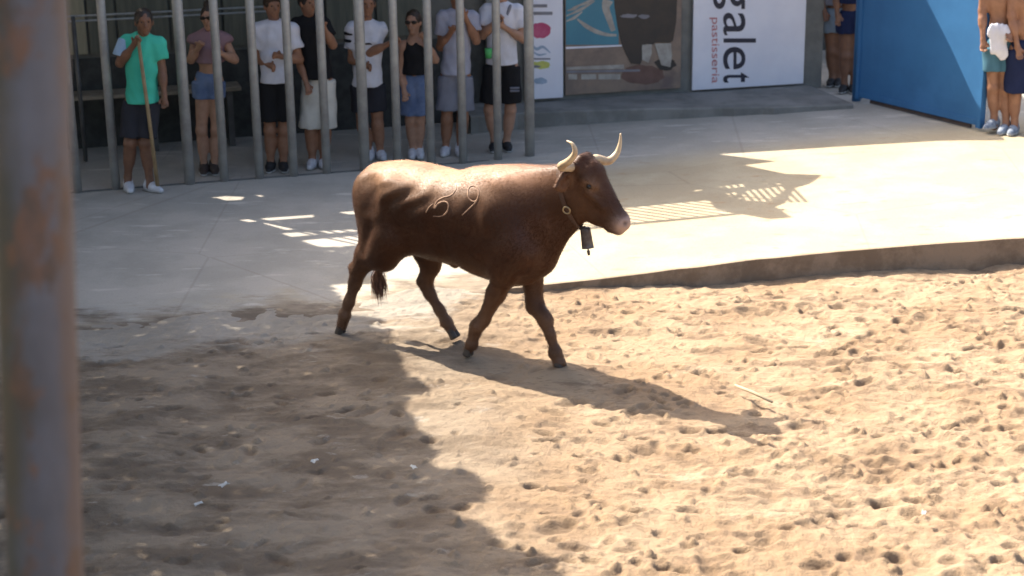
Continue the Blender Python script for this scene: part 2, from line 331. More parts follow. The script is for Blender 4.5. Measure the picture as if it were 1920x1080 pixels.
# ------------------------------------------------------------------ implicit surfaces
def smin(a, b, k):
    if k <= 0: return np.minimum(a, b)
    h = np.maximum(k-np.abs(a-b), 0)/k; return np.minimum(a, b)-h*h*k*.25
def smax(a, b, k): return -smin(-a, -b, k)
class Field:
    def __init__(s, lo, hi, h):
        s.o = np.array(lo, float); s.h = h; s.n = np.ceil((np.array(hi)-s.o)/h).astype(int)+1
        s.v = np.full(tuple(s.n), 1., dtype=np.float32)
    def block(s, lo, hi):
        a = np.clip(np.floor((lo-s.o)/s.h).astype(int), 0, s.n-1); b = np.clip(np.ceil((hi-s.o)/s.h).astype(int)+1, 1, s.n)
        ax = [s.o[i]+np.arange(a[i], b[i])*s.h for i in range(3)]
        P = np.stack(np.meshgrid(*ax, indexing='ij'), -1).astype(np.float32)
        return tuple(slice(a[i], b[i]) for i in range(3)), P
    def put(s, lo, hi, f, k, op='u'):
        sl_, P = s.block(lo, hi)
        if P.size == 0: return
        d = f(P).astype(np.float32)
        if op == 'u': s.v[sl_] = smin(s.v[sl_], d, k)
        elif op == 's': s.v[sl_] = smax(s.v[sl_], -d, k)
    def cap(s, a, b, ra, rb, k=.03, sq=(1, 1, 1), op='u'):
        a = np.array(a, float); b = np.array(b, float); q = np.array(sq, float); m = q.min(); R_ = max(ra, rb)
        mg = (k+3*s.h)/m+1e-3; lo = np.minimum(a, b)-R_*q-mg; hi = np.maximum(a, b)+R_*q+mg
        a2 = a/q; ba = b/q-a2; L2 = max(ba@ba, 1e-9)
        def f(P):
            p = P/q-a2; t = np.clip((p@ba)/L2, 0, 1); return (np.linalg.norm(p-t[..., None]*ba, axis=-1)-(ra+(rb-ra)*t))*m
        s.put(lo, hi, f, k, op)
    def ell(s, c, r, k=.03, op='u', rot=None):
        c = np.array(c, float); r = np.array(r, float); mg = k*1.5+4*s.h; R_ = r if rot is None else np.full(3, r.max())
        def f(P):
            p = P-c
            if rot is not None: p = p@rot
            k0 = np.linalg.norm(p/r, axis=-1); k1 = np.linalg.norm(p/(r*r), axis=-1)+1e-6; return k0*(k0-1)/k1
        s.put(c-R_-mg, c+R_+mg, f, k, op)
    def frus(s, a, b, ra, rb, k=.0, sq=(1, 1, 1), rnd=.006):
        a = np.array(a, float); b = np.array(b, float); q = np.array(sq, float); m = q.min(); R_ = max(ra, rb)
        mg = (k+3*s.h)/m+.01; lo = np.minimum(a, b)-R_-mg; hi = np.maximum(a, b)+R_+mg
        a2 = a/q; ba = b/q-a2; Ln = np.linalg.norm(ba); u = ba/Ln
        def f(P):
            p = P/q-a2; y = p@u; x = np.linalg.norm(p-y[..., None]*u, axis=-1); t = np.clip(y/Ln, 0, 1)
            dr = x-(ra+(rb-ra)*t)+rnd; dy = np.maximum(-y, y-Ln)+rnd
            return (np.minimum(np.maximum(dr, dy), 0)+np.sqrt(np.maximum(dr, 0)**2+np.maximum(dy, 0)**2)-rnd)*m
        s.put(lo, hi, f, k)
    def above(s, z):  # keep only what is above z
        Zc = s.o[2]+np.arange(s.n[2])*s.h; s.v = np.maximum(s.v, (z-Zc)[None, None, :].astype(np.float32))
    def below(s, z):
        Zc = s.o[2]+np.arange(s.n[2])*s.h; s.v = np.maximum(s.v, (Zc-z)[None, None, :].astype(np.float32))
    def wrinkle(s, amp, fr, seed=0):
        ax = [s.o[i]+np.arange(s.n[i])*s.h for i in range(3)]; A, B, C_ = np.meshgrid(*ax, indexing='ij')
        s.v = s.v+(amp*(np.sin(A*fr[0]+2*np.sin(C_*fr[2]*.5+seed)+seed)*np.sin(C_*fr[2]+1.7*np.sin(A*fr[0]*.7+seed*2))+.5*np.sin(B*fr[1]+C_*fr[2]*1.7+seed))).astype(np.float32)
    def mesh(s, name):
        v = s.v; o, h = s.o, s.h; v[0] = v[-1] = 1; v[:, 0] = v[:, -1] = 1; v[:, :, 0] = v[:, :, -1] = 1
        sg = v < 0; n = np.array(v.shape)-1; acc = np.zeros((*n, 3), np.float32); cnt = np.zeros(tuple(n), np.float32); E = []
        for ax in range(3):
            a = [slice(None)]*3; b = [slice(None)]*3; a[ax] = slice(0, -1); b[ax] = slice(1, None); a, b = tuple(a), tuple(b)
            cr = sg[a] != sg[b]; idx = np.argwhere(cr); va = v[a][cr]; vb = v[b][cr]; t = va/(va-vb)
            pos = idx.astype(np.float32); pos[:, ax] += t; E.append((idx, sg[a][cr])); o1, o2 = [i for i in range(3) if i != ax]
            for d1 in (0, 1):
                for d2 in (0, 1):
                    c = idx.copy(); c[:, o1] -= d1; c[:, o2] -= d2; ok = (c >= 0).all(1) & (c < n).all(1)
                    np.add.at(acc, tuple(c[ok].T), pos[ok]); np.add.at(cnt, tuple(c[ok].T), 1)
        mk = cnt > 0; ids = -np.ones(tuple(n), np.int64); ids[mk] = np.arange(mk.sum()); V = acc[mk]/cnt[mk][:, None]*h+o
        F = []
        for ax in range(3):
            idx, ins = E[ax]; o1, o2 = [(1, 2), (2, 0), (0, 1)][ax]
            ok = (idx[:, o1] > 0) & (idx[:, o2] > 0) & (idx[:, o1] < n[o1]) & (idx[:, o2] < n[o2]); idx = idx[ok]; ins = ins[ok]; q = []
            for d1, d2 in ((1, 1), (0, 1), (0, 0), (1, 0)):
                c = idx.copy(); c[:, o1] -= d1; c[:, o2] -= d2; q.append(ids[tuple(c.T)])
            q = np.stack(q, 1); q[~ins] = q[~ins][:, ::-1]; F.append(q)
        F = np.concatenate(F); me = bpy.data.meshes.new(name)
        me.vertices.add(len(V)); me.vertices.foreach_set('co', V.astype(np.float32).ravel())
        me.loops.add(F.size); me.loops.foreach_set('vertex_index', F.ravel().astype(np.int32))
        me.polygons.add(len(F)); me.polygons.foreach_set('loop_start', np.arange(0, F.size, 4, dtype=np.int32))
        me.update(calc_edges=True); me.shade_smooth(); return me
def smooth_mesh(me, it=2, fac=.5):
    V = np.zeros(len(me.vertices)*3, np.float32); me.vertices.foreach_get('co', V); V = V.reshape(-1, 3)
    e = np.zeros(len(me.edges)*2, np.int32); me.edges.foreach_get('vertices', e); e = e.reshape(-1, 2)
    for _ in range(it):
        s = np.zeros_like(V); c = np.zeros(len(V), np.float32)
        for a, b in ((0, 1), (1, 0)): np.add.at(s, e[:, a], V[e[:, b]]); np.add.at(c, e[:, a], 1)
        V = V+(s/np.maximum(c, 1)[:, None]-V)*fac
    me.vertices.foreach_set('co', V.ravel()); me.update()
#@@BACKDROP@@
# ------------------------------------------------------------------ backdrop: wall, posters, pavement, gate
_q = gp(1510, 158, .20)-gp(1060, 186, .20); TH = math.atan2(_q[1], _q[0])
wd = np.array([math.cos(TH), math.sin(TH), 0]); wn = np.array([math.sin(TH), -math.cos(TH), 0])   # along the wall / towards the camera
W0 = gp(1060, 186, .20)
def wall_sz(px, py, off=0.): P = on_plane(px, py, W0+wn*off, wn); return (P-W0)@wd, P[2]
wall = empty('poster_wall', W0, TH, 'grey rendered wall carrying the tall banners behind the lane', 'wall')
s_end = wall_sz(1540, 150)[0]
link('wall_body', box_me(-.9, s_end, 0, .3, -.2, 3.3), M['wall_grey'], wall)
# a poster = its own panel fixed to the wall, with flat print on it
def panel(name, x0, x1, ytop, ybot, m, label, cat, off=.02, th=.03, xb0=None):
    s0 = wall_sz(x0, ybot, off+th)[0]; s1 = wall_sz(x1, ybot, off+th)[0]; zb = wall_sz((x0+x1)/2, ybot, off+th)[1]; zt_ = max(2.6, wall_sz((x0+x1)/2, ytop, off+th)[1])
    zb = max(zb, .205)
    root = empty(name, W0+wn*off+wd*((s0+s1)/2)+np.array([0, 0, zb-W0[2]]), TH, label, cat); root['off'] = off+th
    hw = (s1-s0)/2; link('sheet', box_me(-hw, hw, -th, 0, 0, zt_-zb, .004), m, root); return root
def print_poly(root, name, pts, m, lift=.003):
    off = root['off']; loc = np.array(root.location)
    V = []
    for x, y in pts:
        P = on_plane(x, y, W0+wn*(off+lift), wn); d = P-loc; V.append((d@wd, -(d@wn), d[2]))
    # force every vertex onto the print's own plane and give it a film's thickness
    y0 = V[0][1]; n_ = len(V); A = [(v[0], y0, v[2]) for v in V]+[(v[0], y0+lift*.8, v[2]) for v in V]
    ar = sum(V[i][0]*V[(i+1) % n_][2]-V[(i+1) % n_][0]*V[i][2] for i in range(n_))
    top = list(range(n_)) if ar > 0 else list(range(n_))[::-1]
    F = [top, [i+n_ for i in top[::-1]]]+[[i, (i+1) % n_, (i+1) % n_+n_, i+n_] for i in range(n_)]
    return link(name, mesh(name, A, F), m, root)
def bar(x0, x1, y0, y1): return [(x0, y0), (x1, y0), (x1, y1), (x0, y1)]
def blob(cx, cy, rx, ry, n=22, j=.12, seed=1):
    r = random.Random(seed); return [(cx+rx*math.cos(a)*(1+r.uniform(-j, j)), cy+ry*math.sin(a)*(1+r.uniform(-j, j))) for a in [2*math.pi*k/n for k in range(n)]]
def stroke(pts, wds):
    P = spline([(*p, 0) for p in pts], 6); n_ = len(P); Wd = np.interp(np.linspace(0, 1, n_), np.linspace(0, 1, len(wds)), wds); a, b = [], []
    for i in range(n_):
        t = P[min(i+1, n_-1)]-P[max(i-1, 0)]; t = t/np.linalg.norm(t); nn = np.array([-t[1], t[0], 0]); a.append(tuple((P[i]+nn*Wd[i]/2)[:2])); b.append(tuple((P[i]-nn*Wd[i]/2)[:2]))
    return a+b[::-1]
def text_print(root, name, body, x_base, y_start, y_end, m, cap_px=None, lift=.0035, bold=0.):
    """lettering turned a quarter clockwise: baseline on the left at x_base, read downwards from y_start to y_end"""
    cu = bpy.data.curves.new(name, 'FONT'); cu.body = body; cu.size = 1; cu.extrude = 0; cu.offset = bold
    tmp = bpy.data.objects.new('tmp', cu); me = bpy.data.meshes.new_from_object(tmp); bpy.data.objects.remove(tmp); bpy.data.curves.remove(cu)
    V = np.array([v.co[:] for v in me.vertices]); u0, u1 = V[:, 0].min(), V[:, 0].max(); k = (y_end-y_start)/(u1-u0); kc = cap_px if cap_px else k
    off = root['off']; loc = np.array(root.location)
    P0 = on_plane(x_base, y_start, W0+wn*(off+lift), wn)-loc; y0 = -(P0@wn)
    for v in me.vertices:
        x = x_base+v.co.y*kc; y = y_start+(v.co.x-u0)*k
        P = on_plane(x, y, W0+wn*(off+lift), wn)-loc; v.co = Vector((P@wd, y0, P[2]))
    me.name = name; me.update(); return link(name, me, m, root)

pA = panel('white_banner', 986, 1056, -60, 185, M['banner'], 'narrow white banner with pink and yellow splashes beside the fence', 'banner', .06)
print_poly(pA, 'printed_bar', bar(992, 1026, 8, 14), M['greyprint']); print_poly(pA, 'printed_bar', bar(992, 1036, 22, 28), M['greyprint'])
print_poly(pA, 'pink_splash', blob(1014, 57, 19, 15, 26, .1, 3), M['pinkprint'])
print_poly(pA, 'blue_squiggle', stroke([(996, 82), (1006, 92), (1018, 88), (1032, 99)], [2, 6, 5, 2]), M['blueprint'])
print_poly(pA, 'blue_squiggle', stroke([(998, 96), (1010, 103), (1024, 101)], [2, 4, 2]), M['blueprint'])
print_poly(pA, 'printed_bar', bar(1000, 1032, 109, 112), M['greyprint'])
print_poly(pA, 'yellow_splash', blob(1013, 122, 21, 7, 24, .2, 8), M['yellowprint'])
print_poly(pA, 'dark_splash', blob(1005, 125, 9, 2.6, 14, .2, 9), M['greyprint'], .005)
print_poly(pA, 'blue_splash', blob(1012, 152, 13, 6, 20, .2, 5), M['blueprint'])

pB = panel('bull_poster', 1060, 1276, -60, 172, M['tan'], 'large brown poster of a dark bull with a teal panel', 'poster', .02)
print_poly(pB, 'teal_panel', bar(1061, 1160, -60, 84), M['teal'])
print_poly(pB, 'white_border', [(1061, 88), (1166, 84), (1166, 87), (1061, 92)], M['banner'], .0045)
print_poly(pB, 'white_swoosh', stroke([(1083, 36), (1098, 48), (1118, 59), (1138, 65), (1156, 66)], [3, 8, 8, 6, 4]), M['creamprint'], .006)
print_poly(pB, 'white_swoosh', stroke([(1140, 0), (1136, 14), (1142, 34), (1150, 58)], [20, 14, 12, 9]), M['creamprint'], .005)
for k, (a, b, c, d) in enumerate([(1062, 30, 1115, 2), (1064, 20, 1090, 8), (1062, 40, 1092, 22), (1075, 14, 1125, -8)]):
    print_poly(pB, 'pale_streak', stroke([(a, b), ((a+c)/2, (b+d)/2+2), (c, d)], [2, 6, 2]), M['creamprint'], .0055+.0007*k)
print_poly(pB, 'bull_silhouette', [(1148, -60), (1152, 10), (1158, 50), (1166, 84), (1175, 104), (1183, 119), (1200, 121), (1206, 108), (1203, 90), (1212, 82), (1224, 84), (1228, 80), (1256, 80), (1262, 76), (1268, 40), (1272, -60)], M['darkphoto'], .0075)
print_poly(pB, 'pale_muzzle', blob(1180, 30, 15, 4, 18, .25, 4), M['greyprint'], .009)
print_poly(pB, 'pale_muzzle', blob(1208, 31, 10, 4, 18, .25, 6), M['greyprint'], .009)
print_poly(pB, 'pale_hoof', [(1204, 84), (1222, 83), (1222, 100), (1216, 118), (1204, 112)], M['creamprint'], .0085)
print_poly(pB, 'pale_hoof', [(1228, 82), (1258, 81), (1260, 104), (1257, 126), (1240, 122), (1234, 104)], M['creamprint'], .0095)
print_poly(pB, 'dark_shadow_print', blob(1248, 120, 20, 12, 20, .2, 12), M['darkphoto'], .0065)
print_poly(pB, 'pale_line', [(1062, 126), (1170, 121), (1170, 129), (1062, 131)], M['creamprint'], .0035)
print_poly(pB, 'dark_band', [(1062, 133), (1200, 130), (1200, 134), (1062, 137)], M['greyprint'], .0045)
for a, b in ((1066, 1082), (1090, 1118), (1122, 1163)): print_poly(pB, 'pale_lettering', bar(a, b, 139, 149), M['creamprint'], .0035)
print_poly(pB, 'brown_patch', blob(1205, 140, 42, 18, 22, .1, 14), mat('brown_print', (.17, .10, .08)), .0035)

pC = panel('white_banner', 1298, 1506, -60, 163, M['banner'], 'wide white banner with large dark lettering turned sideways', 'banner', .04)
for ch_, ya, yb in (('g', -32, 17), ('a', 24, 66), ('l', 72, 80), ('e', 88, 130), ('t', 136, 155)):
    text_print(pC, 'letter', ch_, 1357, ya, yb, M['navyprint'], cap_px=88, bold=.004)
text_print(pC, 'small_lettering', 'pastisseria', 1335, 33, 156, M['redprint'], cap_px=21)

# back wall behind the fence on the left: cladding panels above a dark plinth, with a plank bench
FB = ground(350, 345); FE = ground(995, 292); fd = (FE-FB); fd[2] = 0; fd /= np.linalg.norm(fd); fn = np.array([fd[1], -fd[0], 0]); FT = math.atan2(fd[1], fd[0])
B0 = FB-fn*2.0
bw = empty('clad_wall', B0, FT, 'dark wall with beige and olive cladding behind the spectators', 'wall')
link('wall_body', box_me(-4.5, 3.75, 0, .25, -.1, 3.3), M['wall_dark'], bw)
link('recess_panel', box_me(-4.4, 3.7, -.02, -.001, 0, .95), M['black'], bw)
sx = -2.6
for k, wdt in enumerate([.62, .62, .62, .30, .55, .55, .55, .55, .55, .55]):
    link('cladding_panel', box_me(sx, sx+wdt-.025, -.045, -.003, 1.0, 3.2, .006), M['beige'] if k in (1, 2) else M['olive'], bw); sx += wdt
bench = empty('plank_bench', B0+fn*.35-fd*1.0, FT, 'low plank bench against the dark wall behind the teal shirt', 'bench')
link('seat', box_me(-2.2, 1.75, -.16, .16, .60, .645, .006), M['wood'], bench)
for x in (-2., -.6, .8, 1.6): link('leg', box_me(x, x+.06, -.12, .12, .01, .598), M['rail_dark'], bench)
hr = empty('handrail', B0+fn*.7-fd*2.5, FT, 'thin grey double handrail running behind the spectators', 'railing')
for z in (1.44, 1.49): link('rail', tube_me([(-1, 0, z), (3.75, 0, z)], .011, 8), M['steel'], hr)
for x in (-.3, 1.6, 3.6): link('post', tube_me([(x, .0, .01), (x, 0, 1.49)], .022, 8), M['rail_dark'], hr)

# raised pavement by the posters
PK = [ground(1000, 240), ground(1160, 229), ground(1300, 221), ground(1450, 214), ground(1600, 203)]
def strip(name, pts, z0, z1, depth, m):
    pts = [np.array(p) for p in pts]; V, F = [], []
    for i, p in enumerate(pts): q = p-wn*depth; V += [(p[0], p[1], z0), (p[0], p[1], z1-.015), (p[0]-wn[0]*.015, p[1]-wn[1]*.015, z1), (q[0], q[1], z1)]
    for i in range(len(pts)-1):
        for k in range(3): a = i*4+k; F.append([a, a+4, a+5, a+1])
    return link(name, mesh(name, V, F), m)
pts = [PK[0]-wd*.7]+PK; 
dens = []
for i in range(len(pts)-1):
    for k in range(8): q = pts[i]+(pts[i+1]-pts[i])*k/8; dens.append(q+wn*rng.normal(0, .012))
dens.append(pts[-1])
tag(strip('pavement', dens, -.05, .20, 5.5, M['paving']), kind='structure')

# hinged steel gate
g0 = gp(1610, 190, .17); g1 = gp(1840, 246, .17); gd = g1-g0; gd[2] = 0; GL = np.linalg.norm(gd); gang = math.atan2(gd[1], gd[0])
gate = empty('steel_gate', g0, gang, 'tall blue sheet steel gate swung half open', 'gate')
link('sheet', box_me(0, GL, -.02, .02, .07, 2.7, .004), M['gate'], gate)
link('frame', box_me(-.03, .03, -.035, .035, .03, 2.74, .005), M['gate'], gate)
link('frame', box_me(GL-.06, GL+.01, -.035, .035, .03, 2.74, .005), M['gate'], gate)
link('bottom_rail', box_me(.031, GL-.061, -.028, .028, .055, .12, .004), M['gate'], gate)
link('top_rail', box_me(.031, GL-.061, -.028, .028, 2.65, 2.72, .004), M['gate'], gate)
link('hinge_post', tube_me([(-.1, .05, -.1), (-.1, .05, 2.9)], .05, 14), M['gate'], gate)
for z in (.4, 2.2): link('hinge', tube_me([(-.07, .03, z), (-.07, .03, z+.14)], .025, 10), M['rail_dark'], gate)
link('gap_shade_strip', box_me(.2, GL-.15, -.012, .012, .01, .054), M['gapshade'], gate)  # dark strip standing in for the shadow under the gate
# walls beyond
bk = empty('corridor_wall', (3.4, 22.3, 0), .12, 'dark grey wall at the end of the side passage', 'wall')
link('wall_body', box_me(-.6, 9, 0, .25, -.1, 3.3), M['wall_dark'], bk)
link('lower_band', box_me(-.55, 8.9, -.02, -.001, .0, .9), mat('grey_green_band', (.10, .105, .095), (.07, .075, .07), .9, 3), bk)

# ------------------------------------------------------------------ barrier of vertical pipes
fence = empty('pipe_barrier', FB, FT, 'barrier of upright grey steel pipes in front of the spectators', 'barrier')
def fence_x(px, py): P = on_plane(px, py, FB, fn); return (P-FB)@fd
pipe_r = .042
pm = tube_me([(0, 0, -.05), (0, 0, 3.13)], pipe_r, 14); pm.materials.append(M['steel'])
pm2 = tube_me([(0, 0, -.05), (0, 0, 3.13)], .051, 14); pm2.materials.append(M['steel'])
for px, py, thick in [(-60, 372, 0), (146, 360, 0), (218, 355, 0), (356, 344, 1), (421, 338, 0), (487, 334, 0), (551, 328, 0), (613, 322, 0), (684, 316, 1), (746, 311, 0), (808, 306, 0), (868, 302, 0), (934, 297, 0), (994, 293, 1)]:
    x = fence_x(px, py); p = ground(px, py); link('pipe', pm2 if thick else pm, None, fence, (x, random.uniform(-.01, .01), slab_z(p[0])))
link('top_rail', box_me(fence_x(-60, 372)-.1, fence_x(994, 293)+.1, -.05, .05, 3.135, 3.2), M['steel'], fence)
x0 = fence_x(-60, 372)-.1
link('base_strip', box_me(x0, fence_x(994, 293)+.08, -.02, .02, -.03, .008), mat('concrete_sill', (.16, .16, .15), (.11, .11, .105), .9), fence)
#@@SHADE@@
# ------------------------------------------------------------------ spectators' deck over the barrier (unseen, outline and openings shaped to cast the shade)
H = 3.32
def sh(px, py): return toward_sun(ground(px, py), H)
def gate_pt(px, py): gn = np.array([gd[1], -gd[0], 0])/GL; return on_plane(px, py, g0+gn*.02, gn)
def shw(x, y): return toward_sun((x, y, .17), H)
outer = [shw(6.2, 22.5), shw(5.6, 17.6), toward_sun(gate_pt(1735, 0), H), toward_sun(gate_pt(1783, 95), H), toward_sun(gate_pt(1829, 196), H), shw(4.95, 16.76)]
outer += [sh(*q) for q in [(1800, 263), (1600, 273), (1345, 289), (1453, 302), (1392, 309), (1473, 326), (1538, 328), (1516, 344), (1487, 352), (1468, 380), (1450, 387), (1482, 407), (1440, 410), (1395, 402), (1345, 392), (1332, 374), (525, 437), (592, 461), (575, 500), (520, 560), (420, 580), (150, 600), (-150, 620)]]
outer += [shw(-9, 11.5), shw(-11, 22.5)]
holes = [[(1343, 350), (1378, 345), (1462, 343), (1481, 352), (1462, 366), (1446, 379), (1400, 376), (1366, 368)],
         [(445, 412), (590, 402), (592, 408), (470, 417)], [(605, 400), (690, 393), (690, 401), (640, 404)],
         [(490, 418), (518, 415), (566, 430), (538, 432)],
         [(384, 371), (420, 367), (462, 369), (455, 375), (400, 378)], [(460, 367), (490, 365), (497, 369), (470, 370)], [(578, 362), (605, 360), (608, 362), (585, 364)],
         [(1298, 357), (1315, 354), (1320, 357), (1302, 360)]]
def flat_plate(name, loops, z0, th, m, parent):
    cu = bpy.data.curves.new(name, 'CURVE'); cu.dimensions = '2D'; cu.fill_mode = 'BOTH'; cu.extrude = th/2
    for lp in loops:
        sp = cu.splines.new('POLY'); sp.points.add(len(lp)-1); sp.use_cyclic_u = True
        for i, p in enumerate(lp): sp.points[i].co = (p[0], p[1], 0, 1)
    t = bpy.data.objects.new('tmp', cu); me = bpy.data.meshes.new_from_object(t); bpy.data.objects.remove(t); bpy.data.curves.remove(cu)
    me.name = name; return link(name, me, m, parent, (0, 0, z0))
deck = empty('unseen_spectator_deck', (0, 0, 0), 0, 'unseen timber spectator deck on the pipe barrier, shaped for its shade', 'deck')
flat_plate('floor', [outer]+[[sh(*q) for q in h_] for h_ in holes], H, .05, M['stage'], deck)
for x, y in ((-9, 18.5), (-6, 19.5), (3.2, 20.5), (6.3, 23.2), (-9.5, 14.5), (6.2, 19.9)):
    link('post', tube_me([(x, y, -.1), (x, y, H-.03)], .07, 12), M['steel'], deck)
# grille in the opening, added to stripe the light
a0, a1 = sh(1343, 350), sh(1481, 352)
for k in range(11):
    x = 1350+k*14; q0 = sh(x-10, 346); q1 = sh(x+22, 379); link('added_grille_bar', tube_me([(q0[0], q0[1], H), (q1[0], q1[1], H)], .017, 6), M['rail_dark'], deck)
q0, q1 = sh(1372, 377), sh(1412, 343); link('added_grille_bar', tube_me([(q0[0], q0[1], H), (q1[0], q1[1], H)], .026, 6), M['rail_dark'], deck)
q0, q1 = sh(1344, 364), sh(1450, 374); link('added_grille_bar', tube_me([(q0[0], q0[1], H), (q1[0], q1[1], H)], .014, 6), M['rail_dark'], deck)
# low railing along the unseen deck's edge
A_, B_ = sh(1334, 374), sh(525, 437); rl = (B_-A_); RLn = np.linalg.norm(rl); rl /= RLn; ra_ = math.atan2(rl[1], rl[0])
railing = empty('deck_railing', (A_[0], A_[1], H+.025), ra_, 'low barred railing along the edge of the spectator deck', 'railing')
nb = int(RLn/.115); bmx = tube_me([(0, 0, 0), (0, 0, .80)], .016, 6); bmx.materials.append(M['rail_dark'])
for k in range(nb): link('bar', bmx, None, railing, (.06+k*.115, 0, 0))
link('top_rail', box_me(0, RLn, -.022, .022, .80, .84), M['rail_dark'], railing)

# unseen tree added left of the ring, crown shaped to shade the sand
shade_poly = [(-9.5, .2), (1.9, .2), (1.8, 3.2), (1.1, 5.6), (0.6, 6.8)]+[tuple(gp(*q)[:2]) for q in [(1040, 1085), (1022, 1062), (975, 1042), (925, 1010), (903, 960), (893, 905), (850, 872), (822, 850), (805, 812), (786, 786), (768, 745), (764, 700), (728, 664), (712, 640), (722, 612), (690, 596), (672, 588), (648, 568), (620, 545), (618, 532), (655, 530), (700, 535), (718, 500), (706, 464), (590, 464), (540, 470), (400, 480), (100, 500)]]+[(-9.5, 13.4)]
SPx = np.array([p[0] for p in shade_poly]); SPy = np.array([p[1] for p in shade_poly])
def inside(x, y):
    c = np.zeros(len(x), bool); j = len(SPx)-1
    for i in range(len(SPx)):
        cond = ((SPy[i] > y) != (SPy[j] > y)) & (x < (SPx[j]-SPx[i])*(y-SPy[i])/(SPy[j]-SPy[i]+1e-12)+SPx[i]); c ^= cond; j = i
    return c
N = 330000
gx = rng.uniform(-9.5, 2., N); gy = rng.uniform(.4, 13.8, N); wq = np.clip((13.0-gy)/1.2, .08, 1); k = inside(gx+wq*(.30*vnoise(gx, gy, 3.1, 50)+.16*vnoise(gx, gy, 7., 51)), gy+wq*(.22*vnoise(gx, gy, 3.1, 52)+.12*vnoise(gx, gy, 7., 53)))
dens_ = 1-.55*(gx < -5.5); k &= rng.random(N) < dens_
gx, gy = gx[k], gy[k]; n_ = len(gx)
dist = np.hypot(gx+4.5, gy-8.5)*.85; top = 6.4-.22*dist+.5*vnoise(gx, gy, 1.2, 40); bot = 4.1+.35*vnoise(gx, gy, 1.5, 41)
zz = bot+(top-bot)*rng.random(n_)**1.0
P = np.stack([gx, gy, np.zeros(n_)], 1)+tosun[None]*(zz/tosun[2])[:, None]
keep = (P[:, 1] > 2.6); P = P[keep]; n_ = len(P)
nrm = rng.normal(size=(n_, 3)); nrm[:, 2] = abs(nrm[:, 2])+.4; nrm /= np.linalg.norm(nrm, axis=1)[:, None]
t1 = np.cross(nrm, rng.normal(size=(n_, 3))); t1 /= np.linalg.norm(t1, axis=1)[:, None]; t2 = np.cross(nrm, t1); ss = rng.uniform(.045, .07, n_)[:, None]
V = np.stack([P-t1*ss, P-t2*ss*.5, P+t1*ss, P+t2*ss*.5], 1).reshape(-1, 3)
tree = empty('shade_tree', (-7.2, 11.6, 0), 0, 'unseen leafy tree added left of the ring to shade the sand', 'tree')
lm = bpy.data.meshes.new('shade_foliage'); V2 = V-np.array([-7.2, 11.6, 0]); lm.vertices.add(len(V2)); lm.vertices.foreach_set('co', V2.astype(np.float32).ravel())
lm.loops.add(len(V2)); lm.loops.foreach_set('vertex_index', np.arange(len(V2), dtype=np.int32)); lm.polygons.add(n_); lm.polygons.foreach_set('loop_start', np.arange(0, len(V2), 4, dtype=np.int32)); lm.update(calc_edges=True)
tag(link('shade_foliage', lm, M['leaf'], tree), kind='stuff')
link('shade_tree_trunk', tube_me(spline([(0, 0, -.1), (.05, .1, 1.2), (-.05, .1, 2.6), (.1, .2, 4.2)], 5), list(np.linspace(.26, .15, 16)), 14), M['bark'], tree)
for ex_, ey_ in ((1.5, .6), (.6, 1.2), (1.9, -2.2), (-1.4, -.2), (2.4, -.6), (1.6, -1.4)):
    link('shade_tree_branch', tube_me(spline([(.05, .15, 2.9), (ex_*.35, ey_*.35, 4.2), (ex_, ey_, 5.4)], 6), list(np.linspace(.10, .03, 13)), 8), M['bark'], tree)
#@@COW@@
# ------------------------------------------------------------------ the cow
HEAD_ANG = math.radians(-33); CO = np.array([-.41, 11.155, 0.])
CF = np.array([math.cos(HEAD_ANG), math.sin(HEAD_ANG), 0]); CLt = np.array([-math.sin(HEAD_ANG), math.cos(HEAD_ANG), 0])
def cloc(px, py, side):
    """point of the picture on the cow's own plane 'side' metres left of her spine"""
    d = ray(px, py); t = (side-(CAM-CO)@CLt)/(d@CLt); P = CAM+d*t-CO; return np.array([P@CF, side, P[2]])
cow = empty('cow', CO, HEAD_ANG, 'reddish brown horned cow striding across the sunlit sand', 'cow')
f = Field((-1.02, -.42, -.03), (1.50, .42, 1.58), .0105)
sq = (1, .76, 1)
# trunk
f.cap((-.42, 0, .975), (-.10, 0, .945), .265, .298, .05, (1, .78, 1))
f.cap((-.10, 0, .945), (.36, 0, .945), .298, .340, .08, (1, .74, 1))
f.cap((.36, 0, .945), (.54, 0, .965), .335, .300, .10, (1, .62, 1))
f.cap((.30, 0, 1.10), (.58, 0, 1.13), .15, .185, .10, (1, .6, 1))          # withers
f.cap((-.52, 0, 1.02), (-.35, 0, 1.06), .20, .20, .10, (1, 1., .95))        # rump
f.cap((-.60, 0, 1.10), (-.20, 0, 1.13), .10, .12, .10, (1, .9, 1))
f.cap((-.60, 0, 1.185), (-.30, 0, 1.19), .045, .05, .05)
for s in (-1, 1):
    f.ell((-.33, s*.205, 1.145), (.075, .035, .05), .09)                     # hip bones
    f.ell((-.645, s*.095, 1.10), (.04, .04, .055), .08)                      # pin bones
    f.cap((-.46, s*.115, 1.00), (-.40, s*.15, .78), .185, .155, .09, (1, .66, 1))   # haunch
    f.cap((-.60, s*.09, 1.02), (-.58, s*.115, .72), .085, .10, .09, (1, .8, 1))
    f.cap((.50, s*.12, 1.18), (.605, s*.165, .86), .09, .125, .09, (1, .62, 1))       # shoulder blade
    f.cap((.625, s*.150, .84), (.53, s*.150, .68), .112, .095, .08, (1, .75, 1))      # upper arm
    f.ell((.675, s*.085, .80), (.085, .07, .12), .09)                         # breast
